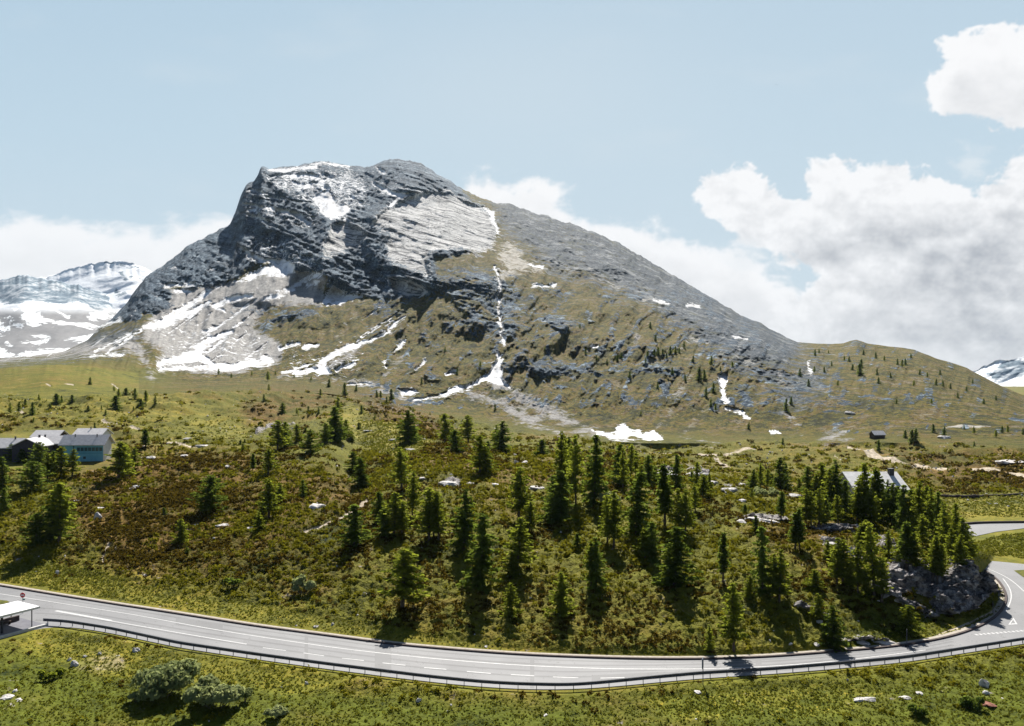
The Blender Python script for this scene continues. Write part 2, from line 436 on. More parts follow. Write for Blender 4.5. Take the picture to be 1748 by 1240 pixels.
    for k in range(1, len(Y)):
        Dm[k] = np.maximum(Dm[k], Dm[k - 1] * 1.004)
    return Y, 1.0 / Dm

ROWS = [6, 90, 18, 52, 118, 130, 28, 66, 74, 118, 190]

def pchip_rows(Y, W, rows):
    K = len(Y)
    h = Y[1:] - Y[:-1]; d = (W[1:] - W[:-1]) / h
    m = np.zeros_like(W)
    m[0], m[-1] = d[0], d[-1]
    for k in range(1, K - 1):
        a, b = d[k - 1], d[k]
        w1 = 2 * np.abs(h[k]) + np.abs(h[k - 1]); w2 = np.abs(h[k]) + 2 * np.abs(h[k - 1])
        same = a * b > 0
        m[k] = np.where(same, (w1 + w2) / (w1 / np.where(same, a, 1) + w2 / np.where(same, b, 1)), 0)
    oy, ow, zone = [], [], []
    for k in range(K - 1):
        n = rows[k]
        for i in range(n + (1 if k == K - 2 else 0)):
            t = i / n
            y = Y[k] + h[k] * t
            w = (2 * t**3 - 3 * t**2 + 1) * W[k] + (t**3 - 2 * t**2 + t) * h[k] * m[k] + (-2 * t**3 + 3 * t**2) * W[k + 1] + (t**3 - t**2) * h[k] * m[k + 1]
            oy.append(y); ow.append(w); zone.append(k)
    return np.array(oy), np.array(ow), np.array(zone)

xs = np.concatenate([np.arange(-900, -160, 20.), np.arange(-160, 1912, 2.1), np.arange(1912, 2650, 20.)])
# control lines are smoothed across the view so that no kink of the digitised points shows
cY, cW = curves(xs)
def smooth_x(a, n):
    k = np.hanning(n + 2)[1:-1]; k /= k.sum()
    p = np.pad(a, (n // 2, n // 2), mode='edge')
    return np.convolve(p, k, 'valid')[:len(a)]
bl6 = sstep(1560, 1500, xs)
cY[6] = cY[6] * (1 - bl6) + smooth_x(cY[6], 41) * bl6
cW[6] = cW[6] * (1 - bl6) + smooth_x(cW[6], 61) * bl6
for k in range(len(cY)):
    if k >= 7:
        cW[k] = smooth_x(cW[k], 61)
    if 7 <= k <= 10:
        cY[k] = smooth_x(cY[k], 25)
# the ridge against the sky is broken rock on the peak, smoother on the hill
rr = sstep(160, 260, xs) * (1 - sstep(1250, 1420, xs))
jit = rr * (fbm(xs / 26, xs * 0 + 3.3, 5, 41, .62) * 5.0) + (1 - rr) * fbm(xs / 60, xs * 0, 4, 42) * 1.6
for k in range(len(cY) - 2, -1, -1):
    cY[k] = np.maximum(cY[k], cY[k + 1] + 4)
PY, PW, ZONE = pchip_rows(cY, cW, ROWS)
PY[-70:] += jit[None, :] * (sstep(0, 69, np.arange(70)) ** 2)[:, None]
NR, NC = PY.shape
PX = np.broadcast_to(xs, PY.shape).copy()
DD = 1.0 / PW
zone2 = np.broadcast_to(ZONE[:, None], PY.shape)

# ------------------------------------------------------------------ what grows or lies where
wx = fbm(PX / 34, PY / 24, 5, 11, .62) * 8.0; wy = fbm(PX / 34 + 50, PY / 24, 5, 15, .62) * 5.5
WARP = (wx, wy)
def field(shapes, soft=5., warp=WARP, val=1.0):
    a = np.zeros(PX.shape); paint(a, PX, PY, shapes, soft, warp, val); return a

SNOW = [
    [(463, 290, 3), (485, 293, 4), (510, 287, 4), (538, 284, 4)], [(470, 300, 2), (500, 303, 5), (528, 300, 4), (545, 305, 3)], [(500, 312, 3), (520, 318, 5), (540, 312, 3)],
    [(424, 324, 3), (456, 329, 2)], [(450, 334, 1.5), (488, 342, 2)], [(414, 347, 2), (479, 360, 4), (511, 368, 5), (530, 382, 6)], [(405, 362, 2), (440, 372, 2), (465, 384, 2)],
    [(530, 280, 2), (560, 279, 3), (595, 285, 2)], [(532, 337), (558, 322), (574, 345), (597, 352), (600, 362), (587, 369), (565, 376), (546, 360)], [(560, 322, 3), (545, 312, 4), (560, 305, 3)],
    [(639, 314, 3), (660, 328, 6), (685, 333, 7), (700, 330, 3)], [(675, 340, 5), (668, 350, 4)], [(587, 300, 2), (582, 325, 3)], [(640, 285, 2), (656, 293, 3)], [(600, 335, 3), (612, 345, 3)],
    [(822, 356, 3), (840, 368, 5), (850, 395, 4)], [(404, 418, 2), (424, 437, 5), (462, 444, 6), (498, 455, 7)],
    [(398, 482), (430, 466), (462, 450), (498, 448), (503, 463), (479, 472), (450, 472), (417, 481)], [(288, 488, 5), (312, 487, 4), (330, 485, 2)], [(302, 498, 3), (327, 498, 4)],
    [(375, 488, 2), (362, 495, 3), (327, 518, 6), (295, 540, 9), (263, 556, 8), (246, 561, 3)], [(356, 518, 4), (314, 537, 7), (275, 560, 5)],
    [(427, 505, 4), (385, 514, 6), (366, 524, 5), (380, 530, 3)], [(527, 476, 5), (492, 495, 6), (450, 514, 3)], [(540, 482, 5), (530, 489, 4)],
    [(395, 566, 5), (359, 579, 8), (340, 598, 9), (333, 608, 10), (301, 614, 8), (269, 624, 4)], [(340, 608, 8), (366, 627, 7), (398, 627, 7), (430, 622, 6), (452, 618, 6)],
    [(272, 630, 2), (308, 629, 4), (366, 628, 5)], [(346, 566, 3), (366, 560, 4)], [(437, 621), (450, 606), (466, 611), (470, 618), (459, 625), (440, 624)], [(475, 595, 3), (511, 587, 4)], [(519, 592, 3), (545, 590, 3)],
    [(500, 489, 4), (548, 466, 4)], [(555, 502), (570, 486), (590, 505), (619, 502), (621, 508), (584, 519), (548, 520)],
    [(690, 540, 2), (674, 553, 3), (658, 569, 3), (626, 585, 4), (590, 595, 7), (568, 608, 8), (548, 621, 8), (555, 634, 6)], [(606, 621, 4), (574, 631, 4)], [(506, 637, 5), (532, 631, 6), (561, 636, 5)],
    [(481, 637, 2.5), (525, 624, 3)], [(672, 598, 3), (688, 585, 4)], [(657, 618, 2), (658, 626, 2)], [(713, 630, 2), (723, 617, 3)], [(765, 639, 3), (776, 633, 3)], [(592, 655, 1.5), (633, 657, 1.5)],
    [(680, 664), (698, 661), (713, 669), (700, 676), (684, 675)], [(709, 683, 2), (750, 677, 4), (788, 663, 4), (827, 647, 4), (842, 634, 6)],
    [(848, 600), (864, 605), (857, 619), (858, 648), (873, 660), (878, 667), (853, 657), (828, 649), (839, 621), (852, 614)], [(1008, 590, 3), (1020, 590, 2.5)],
    [(1009, 734), (1050, 741), (1056, 727), (1071, 726), (1076, 735), (1094, 733), (1099, 741), (1117, 735), (1129, 744), (1129, 752), (1099, 752), (1083, 746), (1071, 749), (1083, 755), (1045, 749), (1019, 741)],
    [(1227, 639), (1242, 637), (1243, 647), (1239, 660), (1245, 683), (1240, 689), (1233, 673), (1227, 655)], [(1241, 698, 3), (1270, 706, 6), (1280, 716, 2)], [(1118, 512, 2), (1140, 520, 3)], [(1176, 522, 2), (1192, 522, 2)],
    [(1253, 575, 1.5), (1276, 577, 1.5)], [(912, 488, 2), (947, 485, 3)], [(905, 452, 3), (926, 457, 4)], [(1321, 738, 4), (1330, 737, 3)], [(1380, 618, 1.5), (1383, 634, 2)], [(205, 545, 4), (178, 556, 3), (160, 562, 2)],
    [(852, 500, 2.5), (850, 520, 2.5), (855, 553, 2), (858, 588, 3)], [(845, 455, 2), (852, 480, 3), (852, 500, 2)], [(225, 570, 2), (190, 586, 2), (165, 600, 2)], [(165, 565, 2), (150, 576, 2)], [(240, 565, 2.5), (205, 588, 2), (180, 604, 1.5)], [(155, 608, 2), (210, 606, 2.5)]]
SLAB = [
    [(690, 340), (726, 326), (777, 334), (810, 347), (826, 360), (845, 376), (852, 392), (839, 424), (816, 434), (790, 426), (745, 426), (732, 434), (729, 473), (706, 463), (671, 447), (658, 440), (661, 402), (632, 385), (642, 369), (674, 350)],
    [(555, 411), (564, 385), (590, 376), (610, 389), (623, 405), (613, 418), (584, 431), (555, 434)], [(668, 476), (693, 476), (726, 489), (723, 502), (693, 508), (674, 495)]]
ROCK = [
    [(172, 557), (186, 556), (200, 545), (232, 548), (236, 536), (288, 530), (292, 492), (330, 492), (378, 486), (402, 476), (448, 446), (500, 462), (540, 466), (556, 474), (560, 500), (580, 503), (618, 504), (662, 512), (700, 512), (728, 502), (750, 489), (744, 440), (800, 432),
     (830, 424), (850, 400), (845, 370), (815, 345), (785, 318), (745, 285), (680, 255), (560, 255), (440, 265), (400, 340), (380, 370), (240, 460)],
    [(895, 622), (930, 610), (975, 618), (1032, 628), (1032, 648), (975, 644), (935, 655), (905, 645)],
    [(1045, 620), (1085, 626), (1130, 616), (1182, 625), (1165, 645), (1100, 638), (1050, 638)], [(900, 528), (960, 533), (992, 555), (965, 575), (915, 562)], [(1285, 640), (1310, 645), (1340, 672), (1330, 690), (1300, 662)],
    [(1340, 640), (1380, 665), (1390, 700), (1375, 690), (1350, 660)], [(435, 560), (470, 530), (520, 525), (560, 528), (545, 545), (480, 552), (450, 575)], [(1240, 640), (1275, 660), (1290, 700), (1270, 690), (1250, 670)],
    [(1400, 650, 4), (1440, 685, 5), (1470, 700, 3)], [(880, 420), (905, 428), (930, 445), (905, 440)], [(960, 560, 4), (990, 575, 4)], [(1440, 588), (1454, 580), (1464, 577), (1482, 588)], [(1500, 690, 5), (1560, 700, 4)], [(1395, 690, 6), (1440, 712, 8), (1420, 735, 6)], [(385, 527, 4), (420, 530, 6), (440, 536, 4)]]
SCREE = [
    [(240, 572), (290, 492), (400, 480), (505, 456), (560, 470), (552, 520), (452, 522), (436, 560), (486, 592), (478, 620), (400, 640), (262, 632), (285, 600), (250, 585)],
    [(620, 505, 5), (600, 545, 4), (575, 580, 3)], [(700, 510, 6), (670, 560, 5), (620, 590, 7), (560, 630, 12)], [(790, 505, 3), (770, 545, 2), (750, 575, 2)], [(851, 480, 8), (850, 518, 5), (855, 553, 5), (858, 590, 5)],
    [(850, 655, 16), (895, 682, 17), (950, 710, 16), (1015, 738, 9), (1090, 757, 5)], [(800, 670, 14), (860, 690, 16), (900, 715, 14), (960, 745, 8)], [(1180, 640, 4), (1150, 690, 6), (1120, 735, 5)], [(1330, 640, 3), (1345, 690, 3), (1372, 750, 3)],
    [(1205, 690, 2), (1170, 740, 3)], [(1090, 560, 3), (1080, 600, 4), (1060, 612, 3)], [(1320, 666, 4), (1335, 688, 3), (1348, 712, 2.5), (1360, 738, 3), (1374, 752, 3)], [(1376, 612, 2), (1384, 640, 2), (1410, 668, 3), (1440, 690, 4)],
    [(1400, 735), (1440, 730), (1450, 748), (1420, 758), (1395, 755)], [(1160, 745, 4), (1230, 757, 4)], [(480, 640, 4), (620, 655, 8), (720, 690, 6)], [(690, 610, 4), (655, 640, 6)], [(0, 615, 9), (120, 600, 14), (230, 590, 16), (260, 640, 5)]]
SAND = [[(842, 420), (868, 404), (900, 432), (932, 462), (925, 472), (880, 470), (852, 500), (840, 472), (850, 448)], [(1000, 455, 2), (1030, 480, 4), (1080, 505, 3), (1120, 515, 2)], [(770, 450, 2), (800, 456, 5), (850, 452, 3)],
        [(880, 470, 3), (862, 492, 3)], [(920, 655, .9), (1000, 646, .9), (1060, 634, .9), (1100, 622, .7), (1165, 597, .7)], [(1180, 575, 5), (1240, 600, 6), (1290, 620, 5)]]
BOULD = [[(790, 280), (850, 300), (960, 330), (1050, 360), (1150, 420), (1250, 480), (1372, 560), (1372, 600), (1345, 650), (1300, 645), (1250, 622), (1200, 600), (1160, 560), (1090, 520), (1000, 480), (940, 470), (900, 432), (862, 400), (850, 375)],
         [(-100, 612), (100, 596), (170, 560), (250, 560), (240, 600), (60, 625), (-100, 628)]]
SNOW = [[(a[0], a[1], a[2] * .88) for a in q] if len(q[0]) == 3 else q for q in SNOW]
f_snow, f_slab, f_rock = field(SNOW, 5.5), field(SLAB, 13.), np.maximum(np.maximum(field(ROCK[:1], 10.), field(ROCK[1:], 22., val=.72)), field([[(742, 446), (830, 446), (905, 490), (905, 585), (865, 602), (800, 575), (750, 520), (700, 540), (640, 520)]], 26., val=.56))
f_scree, f_sand, f_bould = np.maximum(field(SCREE[:1], 13.), field(SCREE[1:], 15., val=.66)), field(SAND, 14., val=.62), field(BOULD, 30., val=.84)
paint(f_bould, PX, PY, [[(1180, 575), (1300, 590), (1400, 600), (1420, 650), (1390, 720), (1330, 700), (1260, 650)]], 30., WARP, .56)
# thin, patchy remains of snow between the rocks
for pl, v in (([(450, 288), (600, 283), (650, 320), (610, 365), (545, 372), (500, 340), (455, 320)], .50), ([(400, 400), (470, 410), (545, 430), (545, 470), (440, 450)], .42), ([(420, 330), (540, 370), (520, 400), (410, 370)], .41),
              ([(260, 560), (420, 540), (470, 590), (450, 625), (280, 625)], .36), ([(480, 590), (620, 600), (620, 650), (480, 640)], .34), ([(640, 300), (760, 320), (700, 345), (640, 340)], .41)):
    a = np.zeros(PX.shape); paint(a, PX, PY, [pl], 16., WARP); f_snow = np.maximum(f_snow, a * v)
f_low = np.maximum(np.maximum(sstep(340, 245, PX) * sstep(596, 636, PY), sstep(30, 0, cY[8][None, :] - PY)), sstep(24, 0, cY[9][None, :] - PY) * sstep(330, 250, PX))
rib = ridged(PX / 40 + PY / 95, PY / 62, 4, 59)
rz_ = sstep(540, 680, PX) * (1 - sstep(1300, 1420, PX)) * sstep(470, 500, PY) * (1 - sstep(690, 730, PY))
f_rock = np.maximum(f_rock, rz_ * sstep(.36, .70, rib) * .47)
hz_ = sstep(1330, 1420, PX) * (1 - sstep(735, 755, PY))
f_rock = np.maximum(f_rock, hz_ * sstep(.42, .75, rib) * .46)
mtn = zone2 >= 8                                               # everything above the mountain foot
# near ground
NP = (wx * .35, wy * .3)
PATH = [[(175, 718, 1.4), (200, 724, 1.8), (242, 740, 1.8)], [(35, 695, 1.5), (50, 702, 1.5), (95, 712, 1.3)], [(1448, 764, 2.8), (1480, 775, 3.2), (1540, 790, 3.4), (1605, 805, 3.4), (1650, 803, 2.2), (1700, 806, 2.4), (1760, 820, 2.8)],
        [(1108, 768, 1.2), (1140, 776, 1.2), (1200, 777, .9), (1290, 776, .7)], [(500, 915, 1.5), (545, 905, 2.), (590, 885, 3.), (600, 878, 4), (625, 858, 3)], [(178, 968, 1.4), (174, 950, 1.6), (187, 925, 2.2)], [(240, 765, 1.5), (300, 756, 2.), (340, 765, 1.5)],
        [(1600, 1085, 1.2), (1660, 1062, 1.6), (1695, 1045, 1.8), (1708, 1025, 1.8), (1700, 1000, 1.2)], [(1425, 785, 1.5), (1445, 795, 1.5)], [(1210, 783, 2), (1245, 800, 2)], [(70, 650, 1), (85, 660, 1.)], [(104, 653, 1.), (125, 658, 1.)],
        [(160, 645, .8), (185, 652, 1.), (200, 664, 1)], [(1690, 728, 1), (1650, 727, 1.3), (1610, 731, 1)], [(0, 1215), (30, 1195), (60, 1210), (70, 1235), (40, 1250), (0, 1250)], [(75, 1125), (160, 1092), (210, 1100), (240, 1140), (215, 1160), (100, 1160)]]
f_path = field(PATH[:-2], 2.2, NP); paint(f_path, PX, PY, PATH[-2:], 18., NP, .40)
f_path[mtn & (PY < 655)] = 0
OUTC = [[(1255, 888), (1275, 880), (1300, 878), (1335, 885), (1345, 890), (1300, 893)], [(1120, 805), (1135, 796), (1150, 802), (1145, 812)], [(1165, 798), (1195, 800), (1208, 810), (1212, 818), (1195, 812), (1172, 806)],
        [(1233, 830), (1262, 835), (1255, 840), (1235, 836)], [(1375, 900, 2.5), (1420, 903, 4), (1470, 904, 2.5)], [(1400, 922), (1428, 925), (1425, 935), (1405, 930)], [(1450, 935), (1462, 930), (1475, 960), (1460, 965)],
        [(1498, 910), (1520, 925), (1540, 945), (1552, 965), (1530, 968), (1512, 945), (1496, 935)], [(755, 817), (785, 816), (790, 826), (765, 829)], [(440, 740, 3), (475, 723, 3), (505, 725, 2)],
        [(1350, 880, 3), (1365, 900, 4)], [(1355, 1035, 4), (1390, 1050, 5), (1410, 1062, 3)], [(1440, 1095, 3), (1480, 1090, 4), (1510, 1093, 3)],
        [(1495, 1000), (1520, 965), (1560, 952), (1580, 968), (1610, 985), (1622, 960), (1645, 958), (1672, 965), (1686, 990), (1690, 1012), (1668, 1030), (1655, 1046), (1620, 1052), (1600, 1046), (1585, 1025), (1560, 1012), (1530, 1020), (1500, 1028)],
        [(1480, 1005, 5), (1540, 1030, 5), (1590, 1052, 4)], [(1660, 1000, 3), (1700, 1012, 3)]]
f_out = field(OUTC, 5., NP)
f_rock = np.maximum(f_rock, f_out)
MEAD = [[(-300, 925), (0, 962), (130, 975), (250, 1002), (420, 1024), (520, 1045), (640, 1070), (800, 1092), (1000, 1112), (1200, 1115), (1400, 1105), (1540, 1082), (1640, 1060), (1690, 1030), (1712, 1000), (1722, 1030), (1690, 1066), (1570, 1102), (1300, 1126), (900, 1122), (440, 1073), (0, 1003), (-300, 965)],
        [(1590, 852), (1640, 846), (2100, 842), (2100, 893), (1655, 895), (1600, 880)], [(1640, 920), (1748, 903), (2100, 896), (2100, 965), (1748, 962), (1660, 950)], [(290, 700), (360, 700), (430, 745), (410, 765), (330, 735)],
        [(560, 720), (600, 695), (700, 735), (740, 760), (680, 790), (620, 765)], [(1010, 890), (1060, 880), (1090, 900), (1040, 925), (1005, 905)], [(60, 1075), (300, 1115), (600, 1160), (500, 1190), (200, 1150), (40, 1110)],
        [(1100, 1190), (1400, 1165), (1500, 1180), (1420, 1225), (1150, 1230)]]
f_mead = field(MEAD, 16., NP)
f_heath = np.full(PX.shape, .34)
for sh, v in (([(130, 790), (420, 770), (640, 830), (640, 930), (560, 1010), (420, 1005), (200, 965), (120, 880)], .64), ([(650, 760), (900, 790), (1060, 800), (1060, 830), (700, 820)], .6), ([(1290, 900), (1500, 900), (1500, 935), (1300, 945)], .62),
              ([(1480, 755), (2100, 765), (2100, 842), (1620, 846), (1560, 815)], .74), ([(420, 690), (520, 676), (650, 680), (740, 716), (770, 745), (690, 733), (600, 690), (500, 700), (430, 722)], .95), ([(1090, 757), (1470, 755), (1440, 800), (1330, 815), (1180, 790)], .45),
              ([(-200, 690), (150, 700), (250, 760), (100, 740), (-200, 740)], .5), ([(1250, 660), (1900, 640), (1900, 760), (1250, 755)], .42), ([(300, 640), (700, 650), (640, 680), (330, 672)], .62)):
    a = np.zeros(PX.shape); paint(a, PX, PY, [sh], 22., NP)
    f_heath = f_heath * (1 - a) + v * a
paint(f_mead, PX, PY, [[(-300, 640), (80, 628), (160, 630), (270, 655), (380, 700), (440, 748), (340, 775), (210, 740), (60, 738), (-300, 745)], [(1140, 772), (1300, 772), (1440, 780), (1420, 800), (1250, 800)]], 30., NP, .5)
f_mead[mtn] *= .5
f_green = np.zeros(PX.shape); paint(f_green, PX, PY, [[(-300, 1130), (60, 1120), (200, 1150), (420, 1170), (700, 1190), (980, 1195), (1200, 1180), (1500, 1165), (1900, 1120), (1900, 1340), (-300, 1340)], [(1640, 920), (1748, 906), (2100, 900), (2100, 960), (1748, 958)], [(130, 968), (60, 972), (100, 985), (200, 990)], [(1480, 1060), (1600, 1060), (1560, 1085), (1460, 1095)]], 26., NP, 1.0)

# snow lying on the ledges of the upper face and in long runnels down the scree
_t = -PX * math.sin(math.radians(18)) + PY * math.cos(math.radians(18)); _s = PX * math.cos(math.radians(18)) + PY * math.sin(math.radians(18))
_T = _t / 19 + fbm(_s / 90, _t / 26, 4, 31) * 1.3
ledge = np.where((_T - np.floor(_T)) < .26, 1., 0.) * sstep(.02, .30, fbm(_s / 60, np.floor(_T) * 2.3, 3, 141) + .25 * fbm(PX / 9, PY / 6, 3, 142))
upper = np.zeros(PX.shape); paint(upper, PX, PY, [[(440, 288), (610, 283), (690, 300), (690, 340), (610, 380), (560, 410), (500, 400), (400, 385), (405, 345), (425, 315)]], 16., WARP)
f_snow = np.maximum(f_snow, upper * ledge * .56)
flank = np.zeros(PX.shape); paint(flank, PX, PY, [[(250, 470), (400, 390), (470, 410), (560, 420), (540, 470), (400, 480), (280, 530), (200, 548)]], 14., WARP)
f_snow = np.maximum(f_snow, flank * ledge * .50)
_u, _v = PX * .80 - PY * .60, PX * .60 + PY * .80
run = fbm(_u / 150, _v / 9, 4, 151)
scr = np.zeros(PX.shape); paint(scr, PX, PY, [SCREE[0], [(-50, 596), (110, 572), (190, 560), (240, 575), (140, 612), (-50, 622)], [(480, 590), (640, 520), (700, 520), (640, 600), (560, 645), (470, 640)]], 10., WARP)
f_snow = np.maximum(f_snow, scr * sstep(.10, .42, run) * .56)

# ------------------------------------------------------------------ relief of the mountain (metres towards the viewer)
rk = sstep(.35, .75, f_rock) * mtn; sl = sstep(.4, .7, f_slab) * mtn; bo = sstep(.3, .7, f_bould) * mtn
hi = sstep(660, 600, PY) * mtn
big = hi * (fbm(PX / 150, PY / 110, 4, 21) * 50 + ridged(PX / 75 + PY / 180, PY / 160, 4, 23) * 34)
for pts, amp, wl, wr in (([(640, 372), (628, 400), (655, 440), (726, 478)], 34, 26, 110), ([(560, 380), (552, 430), (560, 480)], 26, 18, 50), ([(446, 285), (420, 330), (405, 372)], 20, 40, 60),
                         ([(739, 430), (735, 465), (728, 500)], 16, 10, 45), ([(745, 296), (690, 338), (640, 372)], 14, 16, 50), ([(500, 400), (505, 440), (540, 470)], 16, 20, 40)):
    p = np.asarray(pts, float)
    d = stroke_sdf(PX, PY, [(a, b, 0) for a, b in pts])
    xr = np.interp(PY, p[:, 1][np.argsort(p[:, 1])], p[:, 0][np.argsort(p[:, 1])])
    big += 1.8 * amp * np.where(PX < xr, np.exp(-(d / wl) ** 2), np.exp(-(d / wr))) * sstep(250, 120, d) * hi * sstep(p[:, 1].min() - 22, p[:, 1].min() + 4, PY) * sstep(p[:, 1].max() + 26, p[:, 1].max() - 4, PY)
ang = math.radians(18)
tt = -PX * math.sin(ang) + PY * math.cos(ang); ss = PX * math.cos(ang) + PY * math.sin(ang)
def strata(period, cliff, seed, wv=1.3):
    T = tt / period + fbm(ss / 90, tt / 26, 4, seed) * wv
    ph = T - np.floor(T)
    return np.where(ph < 1 - cliff, ph / (1 - cliff), (1 - ph) / cliff) * (0.55 + .6 * gnoise(ss / 45, np.floor(T) * 3.7, seed + 9))
sm = .35 + .9 * sstep(-.25, .3, fbm(PX / 70, PY / 60, 3, 54))
crag = ridged(PX / 26 + PY / 40, PY / 44 - PX / 90, 5, 35, .6)
med = 2.0 * rk * (1 - sl) * (sm * (strata(19, .64, 31) * 17 + strata(7.5, .6, 33) * 5) + crag * 17 + ridged(PX / 9 - PY / 22, PY / 12, 4, 36, .6) * 5 + fbm(PX / 4, PY / 4, 3, 37) * 2.4)
med += 2.6 * sl * (strata(13, .14, 39, .9) * 3.2 + strata(5, .25, 44, .9) * 1.1 + fbm(PX / 40, PY / 25, 4, 45) * 4 + fbm(PX / 6, PY / 4, 3, 46) * .7)
veg = mtn * (1 - np.maximum(rk, sl))
med += 1.5 * veg * (fbm(PX / 28 + PY / 60, PY / 40, 5, 47) * 6.5 + ridged(PX / 34 + PY / 95, PY / 170, 4, 57) * 12 * (1 - .9 * bo) + rz_ * rib * 6 + fbm(PX / 12, PY / 10, 4, 58, .6) * 2.6 + bo * (fbm(PX / 60 - PY / 90, PY / 34, 4, 53, .6) * 16 + ridged(PX / 24 - PY / 30, PY / 17, 4, 56, .6) * 7 + fbm(PX / 10, PY / 8, 4, 51, .65) * 4.5 + fbm(PX / 3, PY / 3, 2, 52) * 2.0) + fbm(PX / 7, PY / 5, 3, 49) * 1.1)
smo = 1 - .75 * sstep(.35, .65, f_snow)
DD = DD - (big + med * smo) * sstep(0, 12, (PY - cY[-1][None, :]) + 3) * np.clip((DD - 480) / 250, .1, 1)

# ------------------------------------------------------------------ to points, then lumps of the near ground
VX = (PX - CX) / F * DD; VY = DD.copy(); VZ = CH + (HY - PY) / F * DD
rd = np.minimum(poly_sdf(PX, PY, ROAD_POLY), poly_sdf(PX, PY, UP_ROAD))
shel = poly_sdf(PX, PY, [(-300, 1020), (30, 1035), (78, 1060), (-20, 1100), (-300, 1180)])
amp = sstep(1, 16, rd) * sstep(0, 10, shel)
yard = sstep(12, -2, poly_sdf(PX, PY, [(-60, 748), (60, 740), (190, 738), (205, 775), (196, 797), (150, 806), (60, 800), (-60, 800)]))
amp = amp * (1 - .88 * yard)
near = (~mtn)
lump = (.5 - np.abs(gnoise(VX / 1.5, VY / 1.9, 61))) * .62 + (.5 - np.abs(gnoise(VX / .75 + 9, VY / 1.1, 62))) * .36
hum = fbm(VX / 14, VY / 14, 4, 63)
gsz = (1 - .8 * sstep(.3, .8, f_mead)) * (1 - .62 * f_green) * (1 - .8 * sstep(.25, .6, f_path))
rocky = sstep(.35, .7, f_rock)
dz = near * amp * (lump * gsz * (1 - rocky) * (1 + sstep(.4, .9, f_heath) * .5) + hum * .85 * sstep(0, 60, rd) * np.clip(VY / 130, .6, 2.5) + fbm(VX / 55, VY / 70, 4, 69) * 4.5 * sstep(230, 420, VY))
def blocks(a, b, seed):
    u = VX / a + VZ / (a * 2.2) + VY / (a * 3) + fbm(VX / 6, VZ / 4, 2, seed) * .8; v = VZ / b - VX / (b * 3.5) + fbm(VX / 5, VZ / 5, 2, seed + 1) * .6
    return gnoise(np.floor(u) * 1.37 + .41, np.floor(v) * 1.71 + .63, seed + 2)
blocky = blocks(2.4, 1.7, 161) * 2.6 + blocks(.9, .7, 165) * .9 + ridged(VX / 4.2 + VZ / 3.5, VZ / 7 + VY / 9, 4, 65) * 3.0 + ridged(VX / 1.3 + VZ / 2, VZ / 1.2 + VY / 2, 3, 67) * .8
VZ = VZ + dz
VY = VY - near * amp * rocky * blocky * .8
VZ = VZ + near * amp * rocky * blocky * .35
flatm = near & (PY > 880)
VZ = np.where(flatm & (rd < 14), VZ * sstep(2, 14, rd) - .07 * sstep(8, 1, rd), VZ)
rough_attr = np.where(near, .15 + .85 * amp, 1.) * gsz

# back of the ridge, and the assembled sheets
back = [(30, 12), (120, 70), (350, 230), (700, 420)]
bx, by, bz = [VX], [VY], [VZ]
for dy, dzb in back:
    Y2 = VY[-1] + dy
    bx.append((VX[-1] * Y2 / VY[-1])[None]); by.append(Y2[None]); bz.append(np.maximum(VZ[-1] - dzb, -12)[None])
AX, AY, AZ = np.vstack(bx), np.vstack(by), np.vstack(bz)
TR = AX.shape[0]
ext = lambda a: np.vstack([a] + [a[-1:]] * len(back))
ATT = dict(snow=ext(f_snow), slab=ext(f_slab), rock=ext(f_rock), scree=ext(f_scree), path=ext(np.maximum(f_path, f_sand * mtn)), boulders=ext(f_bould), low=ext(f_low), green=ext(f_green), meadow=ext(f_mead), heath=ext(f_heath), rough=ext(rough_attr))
ii = np.arange(TR * NC).reshape(TR, NC)
quads = np.stack([ii[:-1, :-1], ii[:-1, 1:], ii[1:, 1:], ii[1:, :-1]], -1)
zr = np.concatenate([ZONE, [10] * len(back)])[:-1][:, None]; xq = xs[:-1][None, :]
left = np.broadcast_to(xq < 235, quads.shape[:2])
m_ground = np.where(left, zr <= 8, zr <= 7)
m_hill = ~m_ground & (xq > 1352 - 0 * zr)
m_mtn = ~m_ground & ~m_hill
P3 = np.stack([AX, AY, AZ], -1).reshape(-1, 3)
def sheet(name, sel, mat):
    q = quads[sel]
    u, inv = np.unique(q, return_inverse=True)
    o = mesh_np(name, P3[u], inv.reshape(-1, 4), mat)
    for k, a in ATT.items():
        add_attr(o, k, a.ravel()[u])
    return tag(o, kind="structure")
GM, MM = ground_material(), mountain_material()
sheet("ground", m_ground, GM)
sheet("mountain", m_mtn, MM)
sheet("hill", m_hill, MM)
# low land that carries on to the horizon on every side
def lowland():
    n = 96; r = np.array([0, 60, 200, 600, 1500, 3000, 4200.]); a = np.linspace(0, 2 * np.pi, n, endpoint=False)
    R, A = np.meshgrid(r, a, indexing='ij')
    v = np.stack([R * np.cos(A), R * np.sin(A) + 100, np.full_like(R, -14.)], -1).reshape(-1, 3)
    i = np.arange(len(r) * n).reshape(len(r), n); j = np.roll(i, -1, 1)
    o = mesh_np("terrain", v, np.stack([i[:-1], j[:-1], j[1:], i[1:]], -1).reshape(-1, 4), GM)
    add_attr(o, "heath", np.full(len(v), .4))
    tag(o, kind="structure")
lowland()

